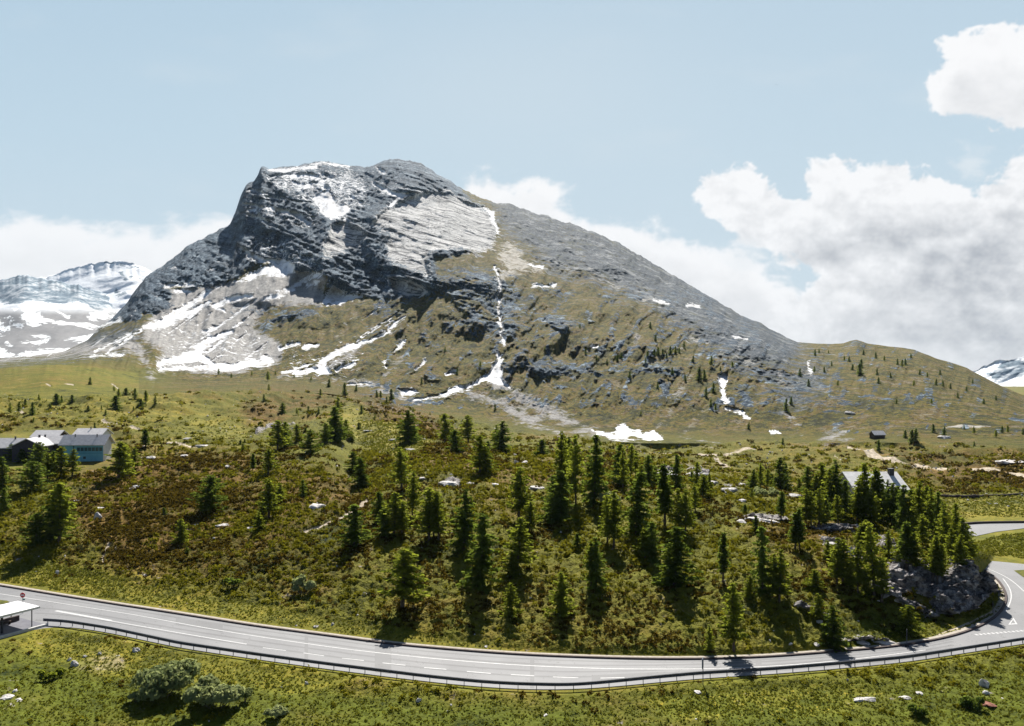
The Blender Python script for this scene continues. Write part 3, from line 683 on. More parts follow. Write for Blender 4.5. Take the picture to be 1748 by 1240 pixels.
YP = HY - (VZ - CH) / VY * F           # picture row of every ground point
def at(x, y):
    """nearest ground point seen at photo pixel x, y"""
    c = int(np.clip(np.searchsorted(xs, x), 1, NC - 1))
    if abs(xs[c - 1] - x) < abs(xs[c] - x):
        c -= 1
    k = int(np.argmax(YP[:, c] <= y))
    k = max(k, 1)
    y0, y1 = YP[k - 1, c], YP[k, c]
    t = 0 if y0 == y1 else float(np.clip((y0 - y) / (y0 - y1), 0, 1))
    Y = VY[k - 1, c] + (VY[k, c] - VY[k - 1, c]) * t
    Z = VZ[k - 1, c] + (VZ[k, c] - VZ[k - 1, c]) * t
    return Vector(((x - CX) / F * Y, Y, Z))

# ------------------------------------------------------------------ far snow mountains
def far_range(name, sil, ybot, d_top, d_bot, rocks, seed, scree_below=None):
    x0, x1 = sil[0][0], sil[-1][0]
    gx = np.arange(x0, x1, 2.0); n = 130
    top = smooth_x(ip(gx, sil), 15); jt = fbm(gx / 18, gx * 0, 5, seed, .6) * 5
    t = np.linspace(0, 1, n)[:, None]
    Y = ybot + (top[None] - ybot) * t + jt[None] * sstep(.82, 1, t); X = np.broadcast_to(gx, Y.shape)
    D = d_bot + (d_top - d_bot) * t ** .8
    rm = np.zeros(Y.shape); w = (fbm(X / 16, Y / 14, 4, seed + 3) * 6, fbm(X / 16 + 9, Y / 14, 4, seed + 5) * 5)
    paint(rm, X.astype(float), Y, rocks, 6., w)
    D = D - (fbm(X / 70 + Y / 40, Y / 40, 3, seed + 1) * 60 + rm * fbm(X / 22 + Y / 14, Y / 16, 3, seed + 2) * 14) * np.sin(np.clip(t, 0, 1) * np.pi) ** .3
    P = np.stack([(X - CX) / F * D, D, CH + (HY - Y) / F * D], -1)
    bk = P[-1:].copy(); bk[..., 1] += 500; bk[..., 2] -= 500
    P = np.concatenate([P, bk]); n += 1
    i = np.arange(n * len(gx)).reshape(n, len(gx))
    o = mesh_np(name, P.reshape(-1, 3), np.stack([i[:-1, :-1], i[:-1, 1:], i[1:, 1:], i[1:, :-1]], -1).reshape(-1, 4), far_mat)
    add_attr(o, "rock", np.vstack([rm, rm[-1:]]).ravel())
    sc = np.zeros(Y.shape) if scree_below is None else sstep(scree_below, scree_below + 20, Y)
    add_attr(o, "scree", np.vstack([sc, sc[-1:]]).ravel())
    return tag(o, kind="structure")
def far_material():
    t = NT("far_snow_and_misted_rock")
    nz = t.noise(.012, 7, .7); st = t.noise(1.0, 6, .65, t.mapv((.0045, .0045, .022), (0, math.radians(-24), 0)), .4)
    rock = t.ramp(t.noise(.02, 8, .72), [(.38, (.10, .145, .19)), (.5, (.23, .29, .34)), (.6, (.58, .61, .63))])  # rock colour paled and blued to stand in for mist
    c = t.mix(t.edge(t.attr("rock"), nz, 1.15, .08), (.86, .88, .90), rock)
    scree = t.mix(t.ramp(st, [(.505, 0), (.53, 1)]), (.24, .235, .235), (.84, .86, .87))
    c = t.mix(t.attr("scree"), c, scree)
    return t.finish(c, .9, t.bump(t.noise(.02, 8, .7), 7.), .1)
far_mat = far_material()
far_range("far_mountain", [(-420, 455), (-200, 470), (0, 480), (40, 468), (62, 474), (100, 480), (140, 490), (180, 500), (225, 530), (300, 560)], 650, 3600, 1700,
          [[(-420, 455), (-200, 470), (-20, 472), (20, 462), (44, 448), (66, 462), (110, 470), (150, 488), (195, 506), (205, 524), (175, 530), (130, 518), (95, 520), (55, 512), (20, 520), (-30, 505), (-200, 510), (-420, 500)]], 201, 520)
far_range("snowfield_mountain", [(-120, 500), (40, 480), (90, 470), (120, 458), (150, 452), (185, 446), (215, 447), (240, 454), (260, 464), (330, 470), (420, 500)], 640, 3900, 2500,
          [[(180, 446, 1.5), (235, 458, 2)], [(195, 500, 2), (240, 508, 3)], [(205, 470, 1.5), (255, 478, 2)]], 221)
far_range("snowy_mountain", [(1600, 672), (1650, 640), (1675, 628), (1690, 621), (1706, 614), (1722, 616), (1748, 609), (1800, 590), (1900, 560), (2200, 600)], 720, 3600, 2900,
          [[(1680, 640), (1720, 618), (1760, 612), (1900, 565), (2200, 600), (2200, 640), (1800, 650), (1748, 640), (1700, 650)]], 241)

# ------------------------------------------------------------------ sky with its clouds, on a dome beyond the land
def s2l(c):
    c = np.asarray(c, float) / 255
    return np.where(c <= .04045, c / 12.92, ((c + .055) / 1.055) ** 2.4)
def build_sky():
    az = np.radians(np.concatenate([np.arange(-80, -36, 1.), np.arange(-36, 36, .07), np.arange(36, 80.1, 1.)]))
    el = np.radians(np.concatenate([np.arange(-4, 26.5, .07), np.arange(26.5, 32, .8)]))
    E, A = np.meshgrid(el, az, indexing='ij')
    ca = np.maximum(np.cos(A), .12)
    X = CX + F * np.sin(A) / ca; Y = HY - F * np.tan(E) / ca
    Y = np.where(np.abs(A) > 1.0, HY - F * np.tan(E) / .54, Y)
    q = (fbm(X / 120, Y / 80, 5, 301) * 26, fbm(X / 120 + 31, Y / 80, 5, 303) * 18)
    bill = (.42 - np.abs(gnoise(X / 58 + q[0] / 60, Y / 46, 311)) * .9) + (.42 - np.abs(gnoise(X / 27, Y / 23 + q[1] / 40, 312)) * .9) * .5 + (.42 - np.abs(gnoise(X / 13, Y / 11, 313)) * .9) * .28 + fbm(X / 7, Y / 6, 3, 314) * .12
    soft = fbm(X / 95, Y / 42, 6, 305, .58)
    def shape(pts, wob=1.0):
        return -poly_sdf(X + q[0] * .4 * wob, Y + q[1] * .4 * wob, pts)
    cumA = shape([(1186, 335), (1205, 306), (1245, 296), (1285, 288), (1308, 312), (1325, 338), (1375, 338), (1392, 284), (1428, 268), (1465, 286), (1545, 290), (1610, 306), (1662, 328), (1700, 314), (1748, 258), (2300, 180), (2300, 720), (1330, 720), (1290, 600), (1330, 520), (1400, 470), (1320, 430), (1255, 395), (1205, 365)])
    cumB = shape([(1578, 168), (1590, 130), (1608, 108), (1612, 78), (1660, 58), (1700, 46), (1748, 50), (2300, 30), (2300, 250), (1748, 226), (1700, 212), (1655, 198), (1608, 196)])
    bank = shape([(760, 340), (792, 306), (830, 296), (870, 312), (915, 304), (955, 322), (990, 358), (1045, 380), (1130, 386), (1180, 412), (1260, 424), (1340, 470), (1420, 520), (1420, 720), (760, 720)])
    left = shape([(-900, 400), (-200, 385), (-20, 374), (60, 372), (112, 364), (150, 382), (205, 378), (255, 394), (310, 374), (385, 360), (450, 372), (450, 700), (-900, 700)], .8)
    def dens(f, k, s, wide):
        return np.clip(f / wide + bill * k + soft * s, -1, 1.6)
    dA, dB = dens(cumA, .95, .35, 30), dens(cumB, .85, .4, 30)
    dK, dL = dens(bank, .5, .75, 38), dens(left, .35, .9, 34)
    aA, aB, aK, aL = sstep(.05, .46, dA), sstep(.05, .46, dB), sstep(-.05, .7, dK), sstep(-.1, .9, dL) * .95
    wisp = sstep(.05, .8, shape([(1622, 262), (1650, 245), (1685, 250), (1680, 300), (1640, 310)]) / 60 + bill * .5 + soft * .6) * .55
    wisp = np.maximum(wisp, sstep(.1, .9, shape([(1190, 420), (1300, 400), (1330, 470), (1250, 500)]) / 80 + soft * .8) * .6)
    # clear sky
    v = np.clip((Y - 0) / 640, -.6, 1)
    base = np.stack([np.interp(v, [-.6, 0, .35, .7, 1], s2l([c, *k])) for c, *k in ((174, 184, 193, 204, 213), (201, 208, 215, 221, 226), (221, 226, 230, 232, 234))], -1)
    streak = (sstep(.1, 1.0, fbm(X / 420 + Y / 300, Y / 120 - X / 900, 5, 321)) * .35 + sstep(600, 1250, X) * .18 + np.exp(-((X - 830) / 330) ** 2 - ((Y - 160) / 150) ** 2) * .35)[..., None]
    col = base * (1 - streak) + s2l([214, 225, 233]) * streak
    white, grey = s2l([252, 252, 253]), s2l([168, 172, 179])
    # how much cloud lies between each place and the sun above it
    def lit(dn, reach, n=9):
        step = el[1] - el[0]; tot = np.zeros_like(dn); k = max(1, int(reach / (F * step) / n))
        for j in range(1, n + 1):
            s = np.vstack([dn[j * k:], np.repeat(dn[-1:], j * k, 0)])
            tot += np.clip(s, 0, 1.2)
        return tot / n
    kk = 90
    bl_ = bill + .6 * fbm(X / 60, Y / 44, 4, 331)
    emb = np.vstack([bl_[kk // 6:], np.repeat(bl_[-1:], kk // 6, 0)]) - np.vstack([np.repeat(bl_[:1], kk // 6, 0), bl_[:-(kk // 6)]])
    for d, a, reach, g in ((dL, aL, 60, .12), (dK, aK, 50, .22), (dA, aA, 105, .95), (dB, aB, 90, .24)):
        sh = sstep(.25, 1.15, lit(d, reach)) * g
        sh = np.clip(sh * (.72 + .75 * (soft + .15)) + (.35 - np.clip(bill, -.5, .7)) * .12 * (g > .2), 0, 1)
        if d is dA:
            gb = np.zeros_like(X); xw, yw = X + q[0] * 1.3, Y + q[1] * 1.2
            for bx_, by_, rx_, ry_, am in ((1400, 432, 70, 22, .45), (1500, 418, 110, 38, .62), (1570, 380, 70, 22, .25), (1690, 440, 120, 55, .72), (1620, 500, 150, 36, .6), (1740, 380, 70, 60, .4), (1560, 560, 220, 34, .42), (1720, 565, 150, 60, .6), (1470, 345, 60, 14, .16), (1260, 350, 50, 18, .14), (1650, 610, 260, 40, .4)):
                gb = gb + am * np.exp(-((xw - bx_) / rx_) ** 2 - ((yw - by_) / ry_) ** 2 * np.where(yw > by_, 1.6, .8))
            sh = np.clip(.03 + gb * .66 * (.9 + .55 * soft) + np.clip(emb, -.8, .8) * .24 + (.3 - np.clip(bill, -.6, .7)) * .10 + sh * .10, 0, .95)
        c = white * (1 - sh[..., None]) + grey * sh[..., None]
        col = col * (1 - a[..., None]) + c * a[..., None]
    col = col * (1 - wisp[..., None]) + s2l([238, 242, 245]) * wisp[..., None]
    haze = sstep(470, 640, Y)[..., None] * .35
    col = col * (1 - haze) + s2l([224, 229, 234]) * haze
    R = 26000.
    P = np.stack([R * np.cos(E) * np.sin(A), R * np.cos(E) * np.cos(A), CH + R * np.sin(E)], -1)
    i = np.arange(P.shape[0] * P.shape[1]).reshape(P.shape[:2])
    t = NT("sky_light")
    o = mesh_np("sky", P.reshape(-1, 3), np.stack([i[:-1, :-1], i[1:, :-1], i[1:, 1:], i[:-1, 1:]], -1).reshape(-1, 4), t.m)
    ca_ = o.data.attributes.new("sky_color", 'FLOAT_COLOR', 'POINT')
    ca_.data.foreach_set("color", np.concatenate([col, np.ones(col.shape[:2] + (1,))], -1).astype(np.float32).ravel())
    em = t.n("ShaderNodeEmission"); at_ = t.n("ShaderNodeAttribute", attribute_name="sky_color")
    t.put(em.inputs[0], at_.outputs["Color"]); em.inputs[1].default_value = 2 ** -EXPOSURE
    t.put(t.out.inputs[0], em.outputs[0])
    t.m.cycles.emission_sampling = 'NONE'
    tag(o, kind="structure")
build_sky()

# ------------------------------------------------------------------ roads
def asphalt(name, a, b):
    t = NT(name)
    n1, n2 = t.noise(.12, 5, .6), t.noise(9.0, 3, .7)
    c = t.ramp(t.math('ADD', t.math('MULTIPLY', n1, .7), t.math('MULTIPLY', n2, .3)), [(.35, a), (.65, b)])
    crack = t.math('LESS_THAN', t.math('ABSOLUTE', t.math('SUBTRACT', t.noise(.22, 4, .6), .5)), .0022)
    c = t.mix(t.math('MULTIPLY', crack, .55), c, (.05, .05, .052))
    c = t.mix(t.ramp(t.noise(.05, 3, .5), [(.56, 0), (.60, .35)], 'LINEAR'), c, tuple(v * .8 for v in a))
    return t.finish(c, .72, t.bump(n2, .01), .35)
ASPH = asphalt("asphalt", (.155, .155, .16), (.205, .205, .208))
PAINT = plain("road_paint", (.36, .36, .36), (.56, .56, .55), 2.5, .6)
DARKSTONE = plain("dark_kerb_stone", (.045, .032, .03), (.085, .065, .06), 2.0, .9)
CONCRETE = plain("concrete", (.42, .41, .39), (.58, .57, .55), .8, .85, .2, .02)
STEEL = plain("weathered_steel", (.045, .05, .065), (.085, .09, .11), 1.5, .5, .4)

GALV = plain("galvanised_steel", (.13, .135, .15), (.22, .225, .24), 1.5, .5, .4)
def densify(pts, step):
    out = []
    for a, b in zip(pts[:-1], pts[1:]):
        n = max(1, int(math.dist(a, b) / step))
        for i in range(n):
            out.append(tuple(np.array(a) + (np.array(b) - np.array(a)) * i / n))
    return out + [pts[-1]]
def soften(pts, it=2):
    p = np.asarray(pts, float)
    for _ in range(it):
        q = p.copy(); q[1:-1] = (p[:-2] + 2 * p[1:-1] + p[2:]) / 4; p = q
    return p
def edge_world(px_pts, z=0.0, step=1.2):
    w = densify([flat_pt(x, y, z) for x, y in px_pts], step)
    return soften(w, 12)
def fill_poly(name, pts, mat, kind="structure", z=None):
    bm = bmesh.new()
    vs = [bm.verts.new((p[0], p[1], p[2] if z is None else z)) for p in pts]
    f = bm.faces.new(vs)
    bmesh.ops.recalc_face_normals(bm, faces=[f])
    if f.normal.z < 0:
        f.normal_flip()
    bmesh.ops.triangulate(bm, faces=[f])
    me = bpy.data.meshes.new(name); bm.to_mesh(me); bm.free(); me.materials.append(mat)
    o = bpy.data.objects.new(name, me); C.objects.link(o)
    if kind:
        o["kind"] = kind
    return o
ne_w, fe_w, br_w = edge_world(NE), edge_world(FE), edge_world(BR_TOP)
fill_poly("road", list(ne_w) + list(br_w[::-1]) + list(fe_w[::-1]), ASPH)
fill_poly("road", [flat_pt(x, y, 0) for x, y in UP_ROAD], ASPH)

def strip(mb, pts, w, z):
    p = np.asarray(pts, float)[:, :2]
    t = np.gradient(p, axis=0); t /= np.linalg.norm(t, axis=1)[:, None]
    nrm = np.stack([-t[:, 1], t[:, 0]], 1)
    a, b = p - nrm * w / 2, p + nrm * w / 2
    for i in range(len(p) - 1):
        mb.poly([(*a[i], z), (*a[i + 1], z), (*b[i + 1], z), (*b[i], z)])
mk = MB()
strip(mk, edge_world([(-200, 983), (0, 1014), (116, 1032), (232, 1050), (348, 1072), (440, 1087), (585, 1108), (730, 1124), (880, 1136), (1025, 1142), (1112, 1143), (1228, 1142), (1320, 1138), (1398, 1132), (1508, 1120), (1580, 1110)]), .17, .012)
strip(mk, edge_world([(110, 1045), (186, 1060), (261, 1073), (330, 1085), (421, 1100)]), .2, .012)
strip(mk, edge_world([(95, 1043), (140, 1051), (190, 1060)]), .5, .016)
for a, b in (((449, 1106), (488, 1111)), ((518, 1115), (553, 1120)), ((584, 1124), (621, 1128)), ((653, 1132), (692, 1136)), ((724, 1140), (762, 1143)), ((797, 1146.5), (838, 1150)), ((872, 1152), (912, 1154)), ((944, 1156), (987, 1157.5)), ((1025, 1158), (1066, 1157))):
    strip(mk, [flat_pt(*a), flat_pt(*b)], .16, .012)
for x in np.arange(1665, 1790, 7.):                     # give-way dashes across the side road
    y = 1084 - (x - 1665) * .085
    strip(mk, [flat_pt(x, y), flat_pt(x + 4, y - .35)], .5, .012)
strip(mk, edge_world([(1716, 1045), (1726, 1028), (1728, 1014), (1724, 1002), (1712, 988)]), .16, .012)
strip(mk, edge_world([(1748, 1010), (1735, 997), (1718, 984), (1690, 972), (1668, 964)]), .16, .012)
tri = [flat_pt(*p) for p in ((1721, 1067), (1737, 1066), (1730, 1055))]; cen = np.mean(tri, 0)
for i in range(3):
    a, b = np.array(tri[i]), np.array(tri[(i + 1) % 3])
    mk.poly([(*a[:2], .012), (*b[:2], .012), (*(b + (cen - b) * .45)[:2], .012), (*(a + (cen - a) * .45)[:2], .012)])
tag(mk.build("road_markings", PAINT), kind="structure")

TRACK = asphalt("worn_asphalt", (.118, .118, .122), (.158, .158, .16))
wr_ = MB(); xx_ = np.arange(60, 1640, 18.)
for tf in (.09, .23, .44, .60, .80):
    strip(wr_, soften([flat_pt(x, ip(x, FE[:22]) + (ip(x, NE) - ip(x, FE[:22])) * tf) for x in xx_], 8), .42, .006)
for x0_, x1_, t0_, t1_ in ((300, 380, .1, .32), (640, 668, .05, .9), (1010, 1140, .55, .75), (1290, 1300, .05, .92), (905, 912, .05, .95), (520, 526, .05, .95)):
    g_ = lambda x, t: flat_pt(x, ip(x, FE[:22]) + (ip(x, NE) - ip(x, FE[:22])) * t, .008)
    wr_.poly([g_(x0_, t1_), g_(x1_, t1_), g_(x1_, t0_), g_(x0_, t0_)])
tag(wr_.build("road_wear", TRACK), kind="structure")

def kerb(name, path, w, h, mat, z0=-.08):
    p = np.asarray(path, float)[:, :2]
    t = np.gradient(p, axis=0); t /= np.linalg.norm(t, axis=1)[:, None]
    n = np.stack([-t[:, 1], t[:, 0]], 1)
    a, b = p, p + n * w
    mb = MB()
    for i in range(len(p) - 1):
        mb.poly([(*a[i], z0), (*a[i + 1], z0), (*a[i + 1], h), (*a[i], h)])
        mb.poly([(*a[i], h), (*a[i + 1], h), (*b[i + 1], h), (*b[i], h)])
        mb.poly([(*b[i], h), (*b[i + 1], h), (*b[i + 1], z0), (*b[i], z0)])
    return tag(mb.build(name, mat), kind="structure")
kerb("kerb", [p for p in fe_w if p[1] > 0], .32, .17, DARKSTONE)
GRAVEL = plain("gravel_verge", (.30, .26, .21), (.46, .42, .36), 2.5, .95, .1, .02)
gv = MB(); pf = np.asarray(fe_w); tg = np.gradient(pf[:, :2], axis=0); tg /= np.linalg.norm(tg, axis=1)[:, None]
strip(gv, pf[:, :2] + np.stack([-tg[:, 1], tg[:, 0]], 1) * .75, .8, .05)
tag(gv.build("verge", GRAVEL), kind="structure")
kerb("kerb", edge_world([(1640, 897), (1661, 894), (1748, 893), (1950, 891)]), .4, .45, DARKSTONE)
GRASSP = plain("verge_grass", (.05, .065, .012), (.15, .14, .025), 1.2, .95, .1, .05)
for pl in ([(1731, 974), (1760, 972), (1900, 978), (1900, 1020), (1760, 992), (1745, 984)], [(-120, 1022), (-20, 1022.5), (12, 1025.5), (17, 1028), (5, 1031), (-120, 1030)]):
    fill_poly("verge", [flat_pt(x, y, .05) for x, y in pl], GRASSP)
bm_ = MB()

# ------------------------------------------------------------------ guard rail
def build_rail():
    path = edge_world([p for p in NE if 74 <= p[0] <= 1748] + [(1860, 1083), (2100, 1050)], 0, .5)
    p = np.asarray(path)[:, :2]
    s = np.concatenate([[0], np.cumsum(np.linalg.norm(np.diff(p, axis=0), axis=1))])
    root = empty("guard_rail", (p[0][0], p[0][1], 0))
    tag(root, "long dark steel guard rail along the near edge of the road", "guard rail")
    inv = Vector(root.location)
    q = np.stack([np.interp(np.arange(0, s[-1], 1.0), s, p[:, k]) for k in (0, 1)], 1)
    t = np.gradient(q, axis=0); t /= np.linalg.norm(t, axis=1)[:, None]; n = np.stack([t[:, 1], -t[:, 0]], 1)   # towards the viewer
    prof = [(.00, .42), (.08, .46), (.08, .54), (.01, .60), (.01, .64), (.08, .70), (.08, .78), (.00, .82), (-.02, .82), (-.02, .42)]
    mb = MB()
    for i in range(len(q) - 1):
        for (o0, z0), (o1, z1) in zip(prof, prof[1:] + prof[:1]):
            pts = [(q[i] + n[i] * o0, z0), (q[i + 1] + n[i + 1] * o0, z0), (q[i + 1] + n[i + 1] * o1, z1), (q[i] + n[i] * o1, z1)]
            mb.poly([(a[0] - inv.x, a[1] - inv.y, b) for a, b in pts])
    mb.build("rail", STEEL, root)
    first = None
    for d in np.arange(.6, s[-1] - .5, 2.0)[:98]:
        x, y = np.interp(d, s, p[:, 0]), np.interp(d, s, p[:, 1])
        if first is None:
            m = MB(); m.box(-.035, .035, -.05, .05, -.5, .74); m.box(-.05, .05, -.02, .02, .45, .76)
            first = m.build("post", GALV, root); o = first
        else:
            o = first.copy(); C.objects.link(o); o.parent = root
        o.location = (x - inv.x, y - inv.y + .12, 0)
build_rail()

# ------------------------------------------------------------------ houses
ROOFM = plain("weathered_slate", (.42, .41, .42), (.58, .57, .565), 1.2, .9, .08, .03)
ROOFL = plain("pale_stone_roof", (.50, .49, .47), (.70, .69, .67), .9, .8, .2, .03)
BLUE = plain("blue_front", (.13, .36, .46), (.18, .45, .54), .7, .7)  # blue on front and rear walls only; gable ends stay white
BLUE2 = plain("deep_blue_trim", (.085, .26, .34), (.12, .33, .41), .7, .7)
PALEBLUE = plain("pale_blue_door", (.22, .55, .65), (.28, .62, .7), .7, .6)
PLASTER = plain("white_plaster", (.62, .60, .57), (.74, .72, .69), .7, .85)
WOOD = plain("dark_timber", (.035, .024, .018), (.075, .05, .036), 1.5, .85, .2, .03)
PURPLEWOOD = plain("weathered_dark_boards", (.03, .03, .042), (.06, .055, .07), 1.5, .85, .2, .03)
GLASS = plain("dark_glass", (.03, .07, .09), (.05, .10, .12), .5, .12, .5)
IRON = plain("dark_iron", (.02, .02, .025), (.045, .045, .05), 2., .6, .4)
SHADEGREY = plain("shade_grey_wall", (.26, .25, .24), (.40, .385, .37), 1.6, .9, .2, .04)  # wall grey darkened for the backlit shade on the pale-roofed house

def house(loc, rz, w, d, zw, zr, wall, roof, label, cat="house", over=.55, depth=3.0, name="house", chimneys=(), gable=None):
    """local x along the ridge, y away from the front; zw eave height, zr ridge height"""
    r = tag(empty(name, loc, rz), label, cat)
    m = MB()
    x0, x1, y0, y1, ym = -w / 2, w / 2, 0, d, d / 2
    gb = [[(x, y0, -depth), (x, y1, -depth), (x, y1, zw), (x, ym, zr - .12), (x, y0, zw)] for x in (x0, x1)]
    fr = [[(x0, y, -depth), (x1, y, -depth), (x1, y, zw), (x0, y, zw)] for y in (y0, y1)]
    if gable is None:
        i = [0, 1, 2, 3, 4]
        m.v = gb[0] + gb[1]; m.f = [i, [5, 6, 7, 8, 9], [0, 5, 9, 4], [1, 6, 7, 2]]
        m.build("wall", wall, r)
    else:
        for pl, nm, mt in ((fr[0], "wall", wall), (fr[1], "wall", wall), (gb[0], "gable_wall", gable), (gb[1], "gable_wall", gable)):
            g = MB(); g.poly(pl); g.build(nm, mt, r)
    k = (zr - zw) / ym; th = .22; a, b = x0 - over, x1 + over
    m = MB()
    for s in (-1, 1):
        ye = ym + s * (ym + over); ze = zr - k * (ym + over)
        p = [(a, ym, zr), (b, ym, zr), (b, ye, ze), (a, ye, ze)]
        m.hexa([(x, y, z) for x, y, z in p] + [(x, y, z + th) for x, y, z in p])
    rf = m.build("roof", roof, r)
    for cx, cy, s, h in chimneys:
        zc = zr - k * abs(cy - ym)
        m = MB(); m.box(cx - s, cx + s, cy - s, cy + s, zc - .3, zc + h); m.box(cx - s - .06, cx + s + .06, cy - s - .06, cy + s + .06, zc + h, zc + h + .1)
        m.build("chimney", IRON if s < .3 else SHADEGREY, rf)
    return r
def win(parent, x, z, w, h, y=-.0, frame=None, name="window"):
    m = MB()
    for q in ((x - w / 2, x + w / 2, z, z + .07), (x - w / 2, x + w / 2, z + h - .07, z + h), (x - w / 2, x - w / 2 + .07, z + .07, z + h - .07), (x + w / 2 - .07, x + w / 2, z + .07, z + h - .07)):
        m.box(q[0], q[1], y - .06, y - .003, q[2], q[3])
    f = m.build(name, frame or WOOD, parent)
    m = MB(); m.box(x - w / 2 + .07, x + w / 2 - .07, y - .03, y - .004, z + .07, z + h - .07)
    m.build("pane", GLASS, f)
    return f
def hloc(x, y, D, z):
    return ((x - CX) / F * D, D, z)
def zrow(y, D):
    return CH + (HY - y) / F * D
# the blue house
HD = at(141, 789).y + 1.0
zb = zrow(787, HD)
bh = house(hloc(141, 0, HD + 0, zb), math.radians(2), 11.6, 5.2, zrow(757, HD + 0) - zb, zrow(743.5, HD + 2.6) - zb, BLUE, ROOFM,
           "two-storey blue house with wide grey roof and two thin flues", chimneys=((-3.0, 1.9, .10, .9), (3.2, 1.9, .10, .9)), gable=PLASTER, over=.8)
for i in range(7):
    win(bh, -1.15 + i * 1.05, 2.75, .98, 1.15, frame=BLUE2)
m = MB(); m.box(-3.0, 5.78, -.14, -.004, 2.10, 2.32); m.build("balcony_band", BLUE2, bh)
m = MB(); m.box(-2.55, -2.4, -.14, -.004, -.2, 2.09); m.box(-2.55, -2.4, -.14, -.004, 2.33, 4.9); m.build("drainpipe", IRON, bh)
m = MB(); m.box(-1.95, -.95, -.07, -.003, -.6, 1.7); m.box(-.9, -.65, -.05, -.003, -.6, 1.7); m.build("door", PALEBLUE, bh)
win(bh, .55, .55, .7, .7)
house(hloc(149, 0, HD + 18, zrow(744, HD + 16) - 4.5), math.radians(2), 8.2, 7, 4.5, 4.5 + 1.7, PLASTER, ROOFM, "grey-roofed house half hidden behind the blue house", chimneys=((-.3, 3.0, .12, .8),), gable=PLASTER)
h3 = house(hloc(76, 0, HD + 18, zrow(747, HD + 15) - 4.0), math.radians(2), 7.6, 6.5, 4.0, 4.0 + 1.6, WOOD, ROOFM, "rear timber chalet with grey roof, left of the blue house")
h4 = house(hloc(76, 0, HD + 6, zrow(758.5, HD + 3) - 3.8), math.radians(2), 9.2, 6.8, 3.8, 3.8 + 1.8, WOOD, ROOFM, "dark timber chalet with light grey roof, next left of the blue house", chimneys=((-1.2, 2.6, .18, .9),))
h5 = house(hloc(40, 0, HD + -2, zrow(762, HD + -2) - 4.2), math.radians(-82), 9.0, 8.0, 4.2, 4.2 + 2.0, PURPLEWOOD, ROOFM, "dark chalet turning its gable to the viewer among the firs", chimneys=((-2.5, 4.4, .22, .8),))
h5.location = Vector(h5.location) + Vector((-3.6, 4, 0))
h6 = house(hloc(2, 0, HD + 0, zrow(764, HD + 0) - 4.2), math.radians(2), 8.4, 7.4, 4.2, 4.2 + 2.2, PURPLEWOOD, ROOFM, "chalet with pale grey roof cut by the photo's left border", chimneys=((2.2, 3.2, .16, .9),))
for hh, xs_ in ((h3, (-2, 2)), (h4, (-3, 0, 3))):
    for x in xs_:
        win(hh, x, 1.2, .9, 1.0)
# white roofed house behind the right-hand stand
zg = 2.2
wh = house((84.05, 183.0, zg), 0, 11.0, 12.0, 8.0 - zg, 11.0 - zg, SHADEGREY, ROOFL, "big pale-roofed house with dark chimney behind the firs at right", chimneys=((4.55, 5.0, .55, 1.5),), over=.9)
for x in (-3.6, -1.2, 1.2, 3.6):
    win(wh, x, 2.2, .9, 1.2)
for o in wh.children:
    for c in o.children:
        if c.name.startswith("chimney"):
            c.data.materials[0] = IRON
p = at(1502, 749)
house((p.x, p.y, p.z - .2), math.radians(8), 6.2, 5.0, 2.4, 4.2, WOOD, ROOFM, "lone small dark hut at the foot of the right hill", cat="hut", name="hut", over=.5)

# ------------------------------------------------------------------ roadside shelter, signs, posts
def shelter():
    u = Vector((.50, .866, 0)).normalized(); v = Vector((-u.y, u.x, 0))
    o = Vector((-63.95, 108.9, 0))                     # near right corner of the roof
    ang = math.atan2(u.y, u.x)
    r = tag(empty("bus_shelter", (o.x, o.y, 0), ang), "open shelter with flat white roof on thin posts beside the road", "shelter")
    m = MB(); m.box(-15, 0, 0, 5.4, 2.42, 2.62); m.build("roof", plain("white_roof_sheet", (.70, .71, .71), (.80, .80, .80), .5, .6), r, .02)
    m = MB(); m.box(-15.02, .02, -.02, .0, 2.36, 2.64); m.box(0, .02, 0, 5.42, 2.36, 2.64); m.build("fascia", PLASTER, r)
    for x, y in ((-.9, .35), (-5.2, .35), (-6.3, .35), (-4.4, 1.0), (-1.1, 5.0), (-5.2, 5.0), (-10, .35), (-10, 5.0)):
        q = MB(); q.tube((x, y, -.1), (x, y, 2.42), .07 if y != 1.0 else .16, n=8); q.build("post", IRON, r)
    m = MB(); m.box(-15, .6, -.95, -.6, -.5, .28); m.build("low_wall", CONCRETE, r, .02)
    m = MB(); m.box(-6.6, -.2, 4.6, 4.95, -.3, .75); m.build("back_wall", DARKSTONE, r)
    m = MB(); m.box(-15, .55, -.58, 5.6, -.2, .06); m.build("floor", plain("dark_floor", (.10, .10, .12), (.15, .15, .17), 1., .8), r)
    m = MB(); m.box(-4.2, -1.6, 3.9, 4.35, .42, .48); m.box(-4.1, -4.0, 3.95, 4.3, .06, .42); m.box(-1.8, -1.7, 3.95, 4.3, .06, .42); m.build("bench", WOOD, r)
shelter()
RED = plain("red_enamel", (.55, .012, .02), (.62, .02, .03), 1., .4, .5)
WHITE = plain("white_enamel", (.78, .78, .78), (.82, .82, .82), 1., .4, .5)
